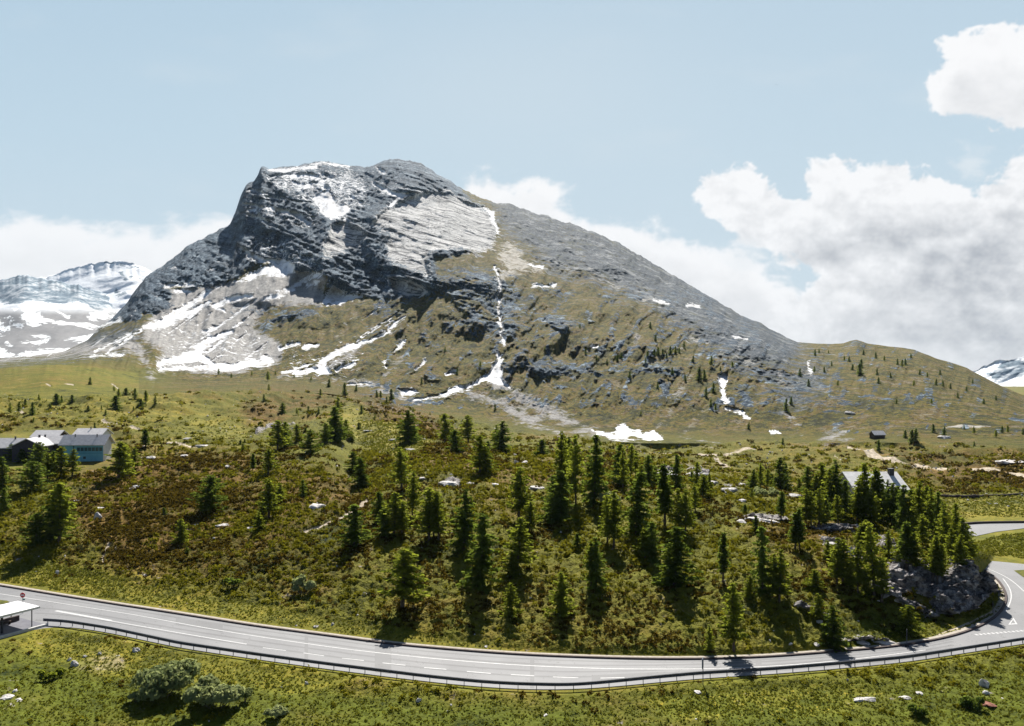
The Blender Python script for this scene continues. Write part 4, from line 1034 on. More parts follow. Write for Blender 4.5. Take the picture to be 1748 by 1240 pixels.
def road_sign():
    x, y = (39 - CX) / F * 114.5, 114.5
    r = tag(empty("road_sign", (x, y, 0)), "round red sign with white bar on a pole behind the white shelter", "road sign")
    zc = zrow(1016, 114.5)
    m = MB(); m.tube((0, 0, -.2), (0, 0, zc + .35), .04, n=8); m.build("post", STEEL, r)
    m = MB(); m.tube((0, -.045, zc), (0, -.075, zc), .36, n=28); d = m.build("disc", RED, r)
    m = MB(); m.box(-.25, .25, -.085, -.077, zc - .07, zc + .07); m.build("bar", WHITE, d)
    m = MB(); m.box(-.02, .34, -.075, -.045, zc - .72, zc - .52); m.build("plate", plain("green_plate", (.03, .2, .16), (.05, .24, .2), 1.), r)
road_sign()
def tall_sign():
    D = 87.6; x = (1200 - CX) / F * D
    r = tag(empty("road_sign", (x, D, 0)), "narrow blue-grey sign seen nearly edge-on on a post by the guard rail", "road sign")
    zt, zl = zrow(1124, D), zrow(1141, D)
    m = MB(); m.tube((0, 0, -.6), (0, 0, zt - .1), .045, n=8); m.build("post", STEEL, r)
    m = MB(); m.box(-.045, -.015, -.42, .42, zl, zt); b = m.build("board", plain("sign_back", (.16, .19, .27), (.22, .25, .33), 1., .5), r, .005)
    b.rotation_euler[2] = math.radians(-24)
tall_sign()
def post(xp, yt, yb, label, name, foot=False):
    p = flat_pt(xp, yb); h = (yb - yt) / F * p[1]
    r = tag(empty(name, p), label, "post")
    m = MB(); m.tube((0, 0, -.2), (0, 0, h), .055, .045, 8); m.build("pole", STEEL, r)
    m = MB(); m.tube((0, 0, h), (0, 0, h + .12), .075, .06, 8); m.build("cap", IRON, r)
    if foot:
        m = MB(); m.box(-.18, .18, -.18, .18, -.1, .32); m.build("base", IRON, r, .02)
post(1548, 1076, 1104, "thin grey pole on a dark foot at the road's far edge", "marker_post", True)
post(1695, 1028, 1048, "dark thin pole in the grass below the rock face", "marker_post")
# field wall at the meadow
def field_wall():
    pts = densify([flat_pt(x, y, 0) for x, y in ((1604, 849.5), (1660, 850), (1720, 848), (1748, 845), (1900, 842))], 1.0)
    mb = MB()
    for a, b in zip(pts[:-1], pts[1:]):
        h = .62 + .2 * rng.random(); j = rng.uniform(-.06, .06)
        mb.box(min(a[0], b[0]), max(a[0], b[0]) - .03, a[1] - .25 + j, a[1] + .3 + j, -.3, h)
    tag(mb.build("field_wall", DARKSTONE, None, .06), "low dark dry-stone wall along the far side of the yellow meadow", "wall")
field_wall()

# ------------------------------------------------------------------ trees
def leaf_material(name, dark, light, trans, tw=.42):
    t = NT(name)
    rnd = t.n("ShaderNodeObjectInfo").outputs["Random"]
    c = t.ramp(t.math('ADD', t.math('MULTIPLY', t.noise(.9, 4, .65), .8), t.math('MULTIPLY', rnd, .25)), [(.38, dark), (.72, light)])
    d = t.n("ShaderNodeBsdfDiffuse"); t.put(d.inputs[0], c)
    tr = t.n("ShaderNodeBsdfTranslucent"); t.put(tr.inputs[0], t.mix(.5, c, trans))
    mx = t.n("ShaderNodeMixShader"); mx.inputs[0].default_value = tw
    t.put(mx.inputs[1], d.outputs[0]); t.put(mx.inputs[2], tr.outputs[0]); t.put(t.out.inputs[0], mx.outputs[0])
    return t.m
SPRUCE = leaf_material("spruce_needles", (.026, .046, .012), (.105, .145, .030), (.30, .38, .04), .48)
LARCH = leaf_material("larch_needles", (.042, .068, .011), (.145, .172, .025), (.42, .46, .04), .54)
BARK = plain("bark", (.05, .038, .03), (.13, .10, .08), 4., .95, .1, .03)

def quads_from(cen, u, v):
    """arrays of centres and half-axes -> verts, faces of loose quads"""
    P = np.stack([cen - u - v, cen + u - v * .6, cen + u * .9 + v, cen - u * .8 + v * .8], 1).reshape(-1, 3)
    return P, np.arange(len(P)).reshape(-1, 4)
def unit(a):
    return a / np.maximum(np.linalg.norm(a, axis=-1, keepdims=True), 1e-9)

def make_tree(kind, seed, leafs=1.0):
    """a 10 m conifer as mesh data for trunk and crown"""
    r = np.random.default_rng(seed)
    H = 10.0
    R = dict(spruce=2.45, larch=2.6, broad=4.0, young=3.0, slim=1.6)[kind]
    base = dict(spruce=.05, larch=.20, broad=.10, young=.03, slim=.24)[kind]
    bend = r.uniform(-.25, .25, 2)
    axis = lambda z: np.stack([bend[0] * np.sin(z / H * 2.6), bend[1] * np.sin(z / H * 2.1), z], -1)
    # trunk rings
    zz = np.linspace(-.7, H * .97, 9); n = 7
    V = []
    for z in zz:
        rad = .19 * (1 - max(z, 0) / H) ** .8 + .015 + (.09 if z < .2 else 0)
        c = axis(np.float64(z))
        for k in range(n):
            V.append((c[0] + rad * math.cos(2 * math.pi * k / n), c[1] + rad * math.sin(2 * math.pi * k / n), z))
    i = np.arange(9 * n).reshape(9, n); j = np.roll(i, -1, 1)
    Fc = np.stack([i[:-1], j[:-1], j[1:], i[1:]], -1).reshape(-1, 4)
    cen, du, dv = [], [], []; bv, bf = [], []
    nz = int(30 * (1 if kind != 'broad' else .8))
    for lv in range(nz):
        f = base + (1 - base) * (lv + r.uniform(-.3, .3)) / nz
        f = min(max(f, base), .985); z = f * H
        prof = (1 - f) ** .68 * (1.0 if f > base + .12 else .72 + 2.2 * (f - base))
        if kind == 'broad':
            prof = (1 - f ** 2.2) ** .9 * (1.0 if f > base + .15 else .7)
        nb = int(r.integers(4, 8))
        for b in range(nb):
            L = R * prof * r.uniform(.38, 1.28) + .12
            if r.random() < .16:
                L *= .3
            if kind == 'larch' and r.random() < .12:
                continue
            th = r.uniform(0, 2 * np.pi)
            droop = (-.38 if kind == 'spruce' else -.16) * r.uniform(.4, 1.4) + .25 * f
            m = max(2, int(L / .2 * leafs))
            s = np.linspace(.12, 1, m) + r.normal(0, .03, m)
            rad = s * L
            p = axis(np.full(m, z)) + np.stack([np.cos(th) * rad, np.sin(th) * rad, droop * rad + .18 * L * s ** 3], -1)
            side = np.array([-np.sin(th), np.cos(th), 0])
            for q in range(2 if kind == 'larch' else 3):
                off = r.normal(0, 1, (m, 3)) * np.array([.13, .13, .08]) + side * (r.uniform(-1, 1, m) * L * .24 * (1.1 - s))[:, None]
                dirn = unit(np.array([np.cos(th), np.sin(th), droop]) + side * r.uniform(-1.1, 1.1, m)[:, None] + r.normal(0, .25, (m, 3)))
                up = unit(r.normal(0, 1, (m, 3)) * np.array([.6, .6, .5]) + np.array([0, 0, -.5]))
                sz = r.uniform(.15, .33, m)[:, None] * (1.0 if leafs > .8 else 1.45)
                cen.append(p + off); du.append(dirn * sz); dv.append(unit(np.cross(dirn, np.cross(up, dirn))) * sz * r.uniform(.35, .6, m)[:, None])
            # the wooden branch itself
            a0 = axis(np.float64(z)); e = p[-1]; k = len(bv)
            for dd in ((0, 0, .025), (0, 0, -.025)):
                bv.append(a0 + dd)
            bv.append(e + (0, 0, -.01)); bv.append(e + (0, 0, .01))
            bf.append((k, k + 1, k + 2, k + 3))
    Pq, Fq = quads_from(np.concatenate(cen), np.concatenate(du), np.concatenate(dv))
    TV = np.concatenate([np.array(V), np.array(bv)]); TF = np.concatenate([Fc, np.array(bf) + len(V)])
    return (TV, TF), (Pq, Fq)

TREES = {}
for kind, mat, seeds in (('spruce', SPRUCE, (1, 2, 3, 21, 22)), ('larch', LARCH, (4, 5, 6, 23, 24)), ('broad', SPRUCE, (7, 8)), ('young', LARCH, (9, 10)), ('slim', SPRUCE, (11, 12))):
    TREES[kind] = [(make_tree(kind, s), mat) for s in seeds]
TREES['far'] = [(make_tree('spruce', s, .45), SPRUCE) for s in (13, 14)]
TREES['farlarch'] = [(make_tree('larch', s, .5), LARCH) for s in (15, 16)]
PROTO = {}
def place_tree(x, yb, yt, wpx=None, kind=None, label=None, group=None):
    p = at(x, yb); h = max((yb - yt) / F * p.y * 1.06 + .3, 1.2)
    far = h * F / p.y < 30
    if kind is None:
        ratio = (wpx or 0) / max(yb - yt, 1)
        kind = 'broad' if ratio > .58 else ('young' if h < 5 and not far else ('larch' if random.random() < .62 else 'spruce'))
    if far:
        kind = 'farlarch' if (kind == 'larch' and random.random() < .4) else 'far'
    v = random.randrange(len(TREES[kind]))
    key = (kind, v)
    if key not in PROTO:
        ((tv, tf), (cv, cf)), mat = TREES[kind][v]
        r = empty("conifer", (0, 0, 0))
        mesh_np("trunk", tv, tf, BARK, r); mesh_np("crown", cv, cf, mat, r, smooth=False)
        PROTO[key] = r; t = r
    else:
        t = PROTO[key].copy(); C.objects.link(t)
        for c in PROTO[key].children:
            q = c.copy(); C.objects.link(q); q.parent = t
    s = h / 10.0
    w0 = dict(spruce=3.1, larch=3.2, broad=5.6, young=3.8, slim=2.3, far=3.2, farlarch=3.3)[kind] / 10 * h
    sx = 1.1 * s * (np.clip((wpx / F * p.y) / w0, .6, 1.7) if wpx else random.uniform(.85, 1.12))
    t.location = (p.x, p.y, p.z - .3); t.scale = (sx, sx, s); t.rotation_euler = (random.gauss(0, .03), random.gauss(0, .03), random.uniform(0, 6.28))
    tag(t, label, "tree", group)
    return h, kind

ORD = "first second third fourth fifth sixth seventh eighth ninth tenth eleventh twelfth thirteenth fourteenth fifteenth sixteenth seventeenth eighteenth nineteenth twentieth".split()
def ordinal(n):
    if n < 20:
        return ORD[n]
    t, u = divmod(n + 1, 10)
    return {2: "twentieth", 3: "thirtieth", 4: "fortieth"}[t] if u == 0 else {2: "twenty", 3: "thirty", 4: "forty"}[t] + "-" + ORD[u - 1]
def zone(where, group, trees):
    trees = sorted(trees, key=lambda t: t[0])
    for i, t in enumerate(trees):
        x, yb, yt = t[:3]; w = t[3] if len(t) > 3 else None; k = t[4] if len(t) > 4 else None
        hp = yb - yt
        size = "tall" if hp > 85 else "mid-sized" if hp > 45 else "small" if hp > 20 else "tiny"
        shape = "broad" if w and w / hp > .5 else "slender" if (k == 'slim' or (w and w / hp < .26)) else "pointed"
        lab = f"{size} {shape} conifer {where}, {ordinal(i)} from left" if len(trees) > 1 else f"{size} {shape} conifer {where}"
        place_tree(x, yb, yt, w, k, lab, group)
zone("on the pasture above the chalets", "conifers on the pasture above the chalets",
     [(17, 706, 689), (32, 705, 687), (42, 695, 682), (56, 707, 688), (97, 690, 673, 10), (105, 687, 676), (67, 685, 674), (122, 687, 675, 11), (85, 698, 690, 7), (151, 701, 693, 9), (173, 699, 692), (180, 709, 700), (172, 684, 679), (199, 701, 677, 16), (202, 680, 665), (195, 669, 659), (214, 675, 663, 10),
      (230, 682, 664), (249, 688, 668), (240, 697, 682, 15), (228, 701, 694), (265, 690, 677), (154, 657, 645), (161, 734, 722), (57, 721, 714)])
zone("in the grove before the blue house", "conifers in the grove before the blue house",
     [(66, 800, 757, 26), (54, 838, 790, 40, 'broad'), (81, 822, 775, 22), (104, 815, 766, 24), (123, 812, 770, 20), (40, 790, 768, 16), (20, 787, 760, 16), (3, 838, 783, 22), (6, 876, 836, 16), (30, 780, 762, 12), (90, 806, 772, 18)])
zone("at the right of the blue house", "conifers at the right of the blue house", [(202, 820, 757, 34), (213, 815, 762, 24), (228, 802, 767, 20), (249, 766, 735, 14, 'slim')])
zone("on the left slope over the road", "conifers on the left slope over the road", [(101, 926, 829, 42, 'larch'), (89, 924, 842, 34), (62, 932, 879, 36)])
zone("on the brown heath left of centre", "conifers on the brown heath",
     [(357, 872, 814, 42, 'broad'), (431, 805, 776, 9, 'slim'), (281, 879, 867, 7), (308, 925, 888, 20), (459, 882, 820, 32), (475, 858, 826, 16), (458, 810, 768, 22), (517, 847, 821, 10), (441, 908, 876, 16), (448, 880, 858, 14), (415, 772, 758, 7), (418, 756, 750, 6), (410, 760, 752, 6), (340, 908, 903, 5), (320, 945, 935, 6)])
zone("on the grassy knoll top", "conifers on the knoll top",
     [(473, 770, 720, 26, 'larch'), (487, 766, 722, 18), (505, 755, 726, 15), (530, 778, 736, 26), (556, 756, 724, 20), (572, 752, 697, 24), (582, 752, 720, 20), (591, 752, 718, 18), (599, 752, 736, 12), (605, 809, 773, 20), (615, 831, 784, 22), (612, 733, 722, 6), (522, 738, 730, 5), (565, 750, 728, 18), (577, 704, 680, 9)])
zone("on the dark scree behind the knoll", "small conifers behind the knoll",
     [(482, 705, 689, 12), (507, 708, 697), (526, 706, 694), (544, 706, 696), (617, 708, 693), (588, 676, 655), (608, 668, 657), (547, 677, 665), (650, 681, 668), (660, 690, 678), (668, 683, 665), (457, 651, 635), (459, 668, 657), (502, 646, 639), (531, 651, 643), (561, 661, 648), (643, 678, 667), (705, 705, 696), (734, 709, 704), (450, 686, 674), (640, 715, 707), (470, 640, 634), (395, 645, 638), (373, 640, 630), (430, 642, 634)])
zone("on the slope right of the knoll", "conifers right of the knoll",
     [(697, 757, 703, 28), (707, 755, 733, 18), (760, 757, 709, 22), (771, 758, 730, 14), (779, 770, 735, 20), (800, 757, 711, 24), (819, 808, 747, 28), (829, 807, 765, 22), (832, 770, 754, 10), (848, 768, 728, 18), (856, 773, 722, 26), (686, 838, 766, 30), (704, 880, 808, 22)])
zone("on the front slope left of centre", "conifers on the front slope left of centre",
     [(604, 934, 863, 34, 'spruce'), (648, 892, 842, 22), (658, 918, 870, 24), (672, 915, 845, 34, 'larch'), (686, 912, 858, 26), (733, 922, 836, 36), (749, 922, 844, 30), (741, 915, 855, 26), (791, 944, 842, 34, 'spruce'), (687, 1038, 941, 58, 'larch'), (820, 1003, 885, 44, 'spruce'), (873, 1052, 998, 24, 'young'), (955, 1052, 980, 30, 'young')])
zone("in the central stand", "conifers in the central stand",
     [(885, 886, 803, 34, 'larch'), (903, 908, 858, 26), (882, 975, 889, 40, 'larch'), (872, 985, 945, 22, 'young'), (952, 888, 808, 38, 'spruce'), (956, 850, 743, 22), (963, 835, 748, 18), (972, 800, 748, 14), (983, 862, 750, 26, 'larch'), (1013, 858, 748, 28, 'spruce'), (926, 778, 752, 16), (1037, 930, 848, 24), (1048, 934, 843, 28, 'larch'), (986, 937, 912, 12, 'young'), (1009, 1002, 926, 22), (1018, 1004, 922, 28), (945, 872, 815, 24)])
zone("in the stand right of centre", "conifers in the stand right of centre",
     [(1056, 828, 762, 22), (1064, 838, 768, 16), (1076, 820, 761, 16), (1085, 814, 771, 16), (1095, 826, 795, 14), (1108, 828, 779, 18), (1119, 824, 797, 18), (1086, 915, 812, 40, 'spruce'), (1135, 898, 799, 26, 'slim'), (1154, 832, 778, 18, 'spruce'), (1161, 908, 838, 24, 'larch'), (1170, 912, 840, 24, 'larch'), (1191, 838, 791, 16), (1187, 872, 832, 16), (1199, 846, 812, 18), (1211, 840, 811, 11), (1180, 822, 806, 9)])
zone("on the slope just over the road", "conifers just over the road",
     [(1116, 957, 894, 24, 'spruce'), (1101, 955, 905, 24), (1151, 1000, 903, 46, 'spruce'), (1141, 994, 938, 24), (1234, 992, 914, 18, 'slim'), (1253, 1112, 1002, 34, 'larch'), (1210, 1108, 1068, 12, 'young'), (1302, 1012, 904, 28, 'spruce'), (1318, 1020, 950, 22), (1330, 1028, 944, 30, 'larch'), (1291, 907, 882, 11, 'young'), (1357, 938, 880, 20, 'slim'), (1365, 938, 872, 16, 'slim'), (1425, 1108, 1038, 28, 'spruce'), (1551, 1082, 1036, 30, 'young'), (1390, 1005, 975, 22, 'young'), (1397, 1048, 1015, 18, 'young'), (1280, 1020, 985, 18, 'young')])
zone("in the grove left of the pale-roofed house", "conifers left of the pale-roofed house",
     [(1284, 836, 804, 14), (1298, 834, 792, 14), (1309, 835, 802, 13), (1316, 832, 810, 11), (1332, 836, 784, 18), (1341, 838, 794, 14), (1282, 853, 834, 9), (1272, 877, 862, 11, 'young'), (1333, 887, 842, 14, 'slim'), (1364, 840, 819, 11), (1380, 856, 800, 22), (1394, 858, 812, 18), (1405, 856, 792, 22), (1416, 882, 806, 22), (1431, 884, 790, 22), (1442, 886, 822, 18), (1376, 897, 838, 20), (1385, 896, 842, 18), (1398, 898, 838, 22), (1408, 894, 848, 16), (1431, 894, 848, 16), (1445, 872, 828, 12), (1425, 850, 815, 16)])
zone("in the dense stand below the pale-roofed house", "conifers below the pale-roofed house",
     [(1463, 894, 824, 26), (1472, 890, 815, 24), (1479, 894, 797, 28), (1492, 892, 802, 24), (1487, 898, 838, 24), (1503, 893, 808, 24), (1514, 872, 822, 16), (1523, 898, 828, 26), (1534, 880, 832, 18), (1544, 904, 832, 22), (1557, 908, 838, 22), (1569, 912, 828, 24), (1581, 914, 834, 20), (1591, 918, 838, 20), (1599, 920, 842, 16), (1615, 934, 862, 22), (1631, 938, 864, 18), (1641, 944, 888, 22), (1650, 960, 900, 24), (1600, 990, 925, 22), (1609, 990, 932, 18), (1592, 985, 918, 20), (1563, 962, 912, 22), (1548, 970, 896, 26, 'slim'), (1536, 955, 915, 18), (1640, 962, 915, 20), (1625, 955, 905, 22), (1607, 925, 868, 18), (1575, 935, 880, 22)])
zone("in front of the rock outcrops", "conifers before the outcrops",
     [(1428, 996, 922, 26, 'larch'), (1439, 998, 925, 26, 'larch'), (1412, 952, 924, 14, 'young'), (1464, 1010, 932, 26, 'larch'), (1492, 1008, 900, 32, 'larch'), (1468, 928, 896, 18), (1516, 948, 908, 14), (1478, 930, 890, 18), (1450, 1000, 955, 18), (1505, 1020, 965, 22), (1476, 1020, 975, 20)])
FARL = "tiny dark conifer dotted on the rusty lower mountain slope"
for x, yb, yt in ((1193, 650, 630), (1202, 648, 632), (1218, 671, 655), (1205, 678, 662), (1213, 694, 682), (1222, 702, 690), (1122, 664, 653), (1117, 608, 597), (1124, 607, 593), (1131, 606, 596), (1144, 606, 592), (1153, 604, 592), (1160, 603, 594), (1183, 618, 608), (1214, 626, 609), (1278, 733, 722), (1054, 617, 607), (1094, 708, 702),
                  (1336, 758, 748), (1342, 702, 682), (1105, 610, 600), (1138, 612, 603), (1036, 622, 614), (820, 628, 618), (845, 700, 690), (760, 600, 592), (720, 655, 645), (780, 640, 630), (930, 600, 592), (1000, 605, 596), (1230, 640, 628), (1250, 628, 618), (1148, 640, 628), (1075, 645, 634), (1060, 612, 602), (1018, 615, 607), (1168, 592, 583), (1110, 560, 550), (1119, 582, 572), (990, 560, 553), (1170, 650, 640), (1102, 620, 612)):
    place_tree(x, yb, yt, None, None, FARL, "conifers dotted on the mountain slope")
HILL = "tiny dark conifer dotted over the green hill at right"
hs = [(1392, 608, 597), (1398, 603, 596), (1414, 604, 598), (1441, 616, 608), (1450, 618, 609), (1468, 642, 622), (1470, 628, 614), (1390, 637, 626), (1407, 636, 627), (1366, 643, 630), (1497, 641, 630), (1495, 612, 602), (1510, 617, 608), (1532, 623, 613), (1540, 628, 615), (1546, 624, 613), (1570, 640, 631), (1583, 645, 636), (1598, 658, 648), (1610, 660, 650), (1622, 664, 655), (1500, 655, 645), (1430, 660, 650), (1380, 660, 648), (1650, 668, 660), (1560, 660, 650), (1474, 606, 598), (1455, 632, 622), (1520, 646, 637), (1635, 680, 671), (1590, 690, 681), (1530, 690, 681), (1350, 690, 678), (1420, 625, 617), (1555, 612, 604), (1680, 690, 681), (1605, 640, 632), (1660, 655, 648), (1700, 684, 676)]
for x, yb, yt in hs:
    place_tree(x, yb, yt, None, None, HILL, "conifers dotted over the right hill")
zone("on the moor below the right hill", "small conifers on the moor",
     [(1545, 748, 735), (1556, 758, 735), (1563, 757, 733), (1593, 739, 725), (1612, 744, 729), (1663, 741, 729), (1700, 747, 735), (1720, 739, 727), (1711, 739, 728), (1500, 769, 752), (1646, 733, 726), (1664, 762, 754), (1746, 742, 732)])

# ------------------------------------------------------------------ bushes
WILLOW = leaf_material("willow_leaves", (.12, .155, .06), (.42, .44, .22), (.46, .50, .18), .42)
def bush(x, yb, wpx, hpx, label, n=1500, mat=None):
    p = at(x, yb); R = wpx / F * p.y / 2; Hh = hpx / F * p.y
    r = np.random.default_rng(int(x))
    k = max(5, int(R * 4))
    cc = np.stack([r.uniform(-.72, .72, k) * R, r.uniform(-.6, .6, k) * R, r.uniform(.25, .62, k) * Hh], -1); cr = r.uniform(.26, .45, k) * min(R, Hh * 1.1)
    w = r.integers(0, k, n); d = unit(r.normal(0, 1, (n, 3))); d[:, 2] = np.abs(d[:, 2]) * 1.1 - .25
    cen = cc[w] + d * (cr[w] * r.uniform(.55, 1.1, n))[:, None] * np.array([1, 1, .9]); cen[:, 2] = np.maximum(cen[:, 2], .03)
    nr = unit(d + r.normal(0, .5, (n, 3))); u = unit(np.cross(nr, r.normal(0, 1, (n, 3)))); v = np.cross(nr, u)
    sz = r.uniform(.10, .26, n)[:, None] * np.clip(R / 2, .7, 1.1)
    P, Fq = quads_from(cen, u * sz, v * sz * .7)
    root = tag(empty("bush", p), label, "bush")
    mesh_np("foliage", P, Fq, mat or WILLOW, root, smooth=False)
    m = MB()
    for j in range(k):
        m.tube((cc[j][0] * .3, cc[j][1] * .3, -.15), tuple(cc[j]), .04, .015, 5)
    m.build("stems", BARK, root)
bush(272, 1190, 112, 62, "largest grey-green willow bush on the near bank", 5200)
bush(325, 1150, 44, 26, "willow bush behind and right of the largest bush", 1500)
bush(372, 1206, 92, 50, "second largest willow bush, right of the largest bush", 4200)
bush(415, 1200, 30, 34, "small willow bush touching the second largest bush", 900)
bush(230, 1200, 26, 22, "little willow bush left of the largest bush", 700)
bush(472, 1226, 44, 26, "lone low bush at the lower edge, right of the willow bushes", 1300)
bush(521, 1016, 46, 48, "pale shrub on the brown heath just over the road", 1800)
bush(1042, 862, 44, 26, "silvery shrub between the trunks in the central stand", 1400)
bush(82, 1160, 40, 22, "low fresh-green bush on the bank below the shelter", 1100, LARCH)
bush(1305, 845, 60, 12, "low grey-green shrub row under the firs by the pale outcrop", 1500)
bush(1570, 1222, 40, 20, "dark green low bush among stones at the lower right", 1100, SPRUCE)
bush(1660, 1212, 46, 24, "wide dark green bush at the lower right corner", 1300, SPRUCE)
bush(395, 1003, 34, 18, "dark low shrub at the left foot of the heath", 900, SPRUCE)

# ------------------------------------------------------------------ boulders
def stone_mat(name, a, b, c):
    t = NT(name)
    n = t.noise(1.6, 8, .7)
    return t.finish(t.ramp(n, [(.32, a), (.5, b), (.7, c)]), .9, t.bump(t.noise(3., 7, .7), .18), .15)
STONE = stone_mat("pale_gneiss", (.24, .215, .20), (.56, .53, .50), (.76, .73, .70))
REDST = stone_mat("reddish_stone", (.12, .05, .035), (.28, .12, .085), (.40, .22, .16))
def boulder(x, y, wpx, hpx, label, mat=None, flat=.8):
    p = at(x, y); s = F / p.y
    w, hh = wpx / s, max(hpx / s, .25)
    tall = hpx > wpx * .8
    h = hh * (1.0 if tall else .62); flat = .8 if tall else min(max(hh * 2.3 / w, .45), 1.5)
    bm = bmesh.new(); bmesh.ops.create_icosphere(bm, subdivisions=4, radius=1.0)
    r = random.Random(int(x * 7 + y)); o1 = r.uniform(0, 90)
    cuts = [(Vector((r.gauss(0, 1), r.gauss(0, 1), r.gauss(.3, .8))).normalized(), r.uniform(.55, .9)) for _ in range(11)]
    for v in bm.verts:
        for nrm, dd in cuts:
            e = v.co.dot(nrm)
            if e > dd:
                v.co -= nrm * (e - dd) * .92
    co = np.array([v.co[:] for v in bm.verts])
    nz = fbm(co[:, 0] * 1.8 + co[:, 2] * 1.1 + o1, co[:, 1] * 1.8 + co[:, 2] * .9, 4, 71) * .22
    for v, k in zip(bm.verts, nz):
        v.co *= 1 + float(k)
        v.co = Vector((v.co.x * w / 1.7, v.co.y * w * flat / 1.7, v.co.z * h / 1.35 + h * .12))
    me = bpy.data.meshes.new("boulder"); bm.to_mesh(me); bm.free(); me.materials.append(mat or STONE)
    o = bpy.data.objects.new("boulder", me); C.objects.link(o)
    o.location = p; o.rotation_euler = (0, 0, r.uniform(-.5, .5))
    tag(o, label, "boulder")
for a in ((545, 868, 30, 18, "large pale boulder embedded in the heath left of centre"), (770, 828, 44, 13, "broad flat pale slab above the front trees"), (806, 827, 16, 8, "small pale slab right of the broad flat slab"),
          (720, 817, 14, 5, "narrow pale slab left of the broad flat slab"), (845, 828, 12, 7, "round pale stone right of the broad slab"), (913, 834, 30, 10, "long pale rock left of the central stand"), (895, 792, 13, 10, "upright white boulder left of the central stand"),
          (881, 792, 8, 8, "small white stone beside the upright white boulder"), (875, 777, 18, 5, "thin pale ledge above the upright white boulder"), (1139, 812, 34, 14, "pale outcrop among the right-of-centre stand"), (1185, 812, 46, 12, "long pale outcrop sloping down to the right"),
          (1215, 826, 20, 9, "pale stone at the right end of the long outcrop"), (1245, 837, 30, 8, "flat pale rock in the grass left of the small grove"), (1265, 828, 14, 7, "small pale rock just above the flat rock"), (1352, 847, 24, 8, "pale slab below the pair of dark firs"),
          (1268, 855, 12, 7, "pinkish stone left of the small grove"), (1300, 892, 62, 15, "largest pale outcrop left of the road bend"), (1265, 892, 20, 9, "low left piece of the largest pale outcrop"), (1418, 932, 26, 11, "pale rock left of the outcrop ledge"), (1452, 945, 14, 16, "upright pale rock between two larches"),
          (167, 886, 12, 15, "white upright boulder on the left heath"), (131, 856, 9, 6, "white stone right of the leftmost tall firs"), (170, 868, 13, 5, "flat white stone above the upright boulder"), (235, 834, 24, 10, "cluster-like white rock below the blue house"), (256, 783, 18, 8, "white rock right of the blue house"),
          (316, 780, 14, 9, "slanted white rock on the pasture edge"), (285, 759, 26, 6, "long white ledge on the pasture edge"), (345, 762, 24, 6, "stony ledge at the right of the pasture"), (320, 750, 16, 5, "pale ledge above the slanted white rock"), (335, 898, 15, 7, "white stone below the broad fir on the heath"),
          (380, 898, 20, 7, "low white rock right of the broad fir"), (430, 902, 14, 6, "white rock by the paired heath conifers"), (388, 797, 8, 6, "small white stone high on the heath"), (568, 1067, 6, 5, "right one of two white stones by the road"), (540, 1070, 7, 5, "left one of two white stones by the road"),
          (830, 1104, 5, 4, "single white stone at the far kerb"), (98, 980, 6, 9, "white stone in the yellow grass strip"), (12, 1192, 20, 10, "pale boulder at the lower left edge"), (33, 1196, 12, 6, "small pale stone right of the lower left boulder"), (26, 1180, 8, 6, "white stone above the lower left boulder"),
          (128, 1137, 13, 12, "pale stone on the bank below the guard rail"), (170, 1118, 6, 6, "white stone just under the guard rail"), (118, 1128, 7, 6, "small white stone beside the pale bank stone"), (232, 1112, 12, 10, "greyish stone above the largest willow bush"), (145, 1122, 6, 5, "tiny white stone on the bank"),
          (1480, 1195, 40, 7, "flat white rock on the near bank at right"), (1545, 1192, 20, 6, "slanting pale rock at the lower right"), (1569, 1184, 10, 7, "round white stone at the lower right"), (1681, 1172, 15, 18, "tall pale boulder at the lower right"), (1683, 1186, 10, 9, "grey stone under the tall pale boulder"),
          (1688, 1204, 17, 10, "reddish stone at the lower right"), (1508, 1097, 40, 9, "pale ledge at the road's far edge"), (1470, 1098, 24, 8, "smaller pale ledge left of the roadside ledge"), (1394, 1101, 10, 6, "white stone on the roadside grass"), (523, 1168, 7, 6, "white stone on the bank below the road's middle"),
          (715, 1198, 9, 9, "dark-sided stone on the bank left of centre"), (932, 1222, 7, 5, "white stone at the lower middle"), (1190, 1182, 11, 5, "pale stone at the foot of the edge-on sign"), (1450, 706, 14, 8, "grey rock on the foot of the right hill"), (1612, 748, 18, 9, "grey rock on the moor hummock"),
          (622, 1016, 7, 7, "grey stone in the shade under the bright larch"), (1720, 790, 60, 9, "long grey outcrop on the moor at right edge"), (1400, 1062, 12, 7, "grey rock in the grass left of the roadside fir"), (700, 768, 18, 4, "pale ledge under the first fir right of the knoll"), (672, 752, 16, 5, "pale rock left of the first fir right of the knoll"), (628, 736, 24, 3, "thin pale streak of rock on the knoll's right shoulder")):
    boulder(*a[:5], mat=REDST if "reddish" in a[4] else None)

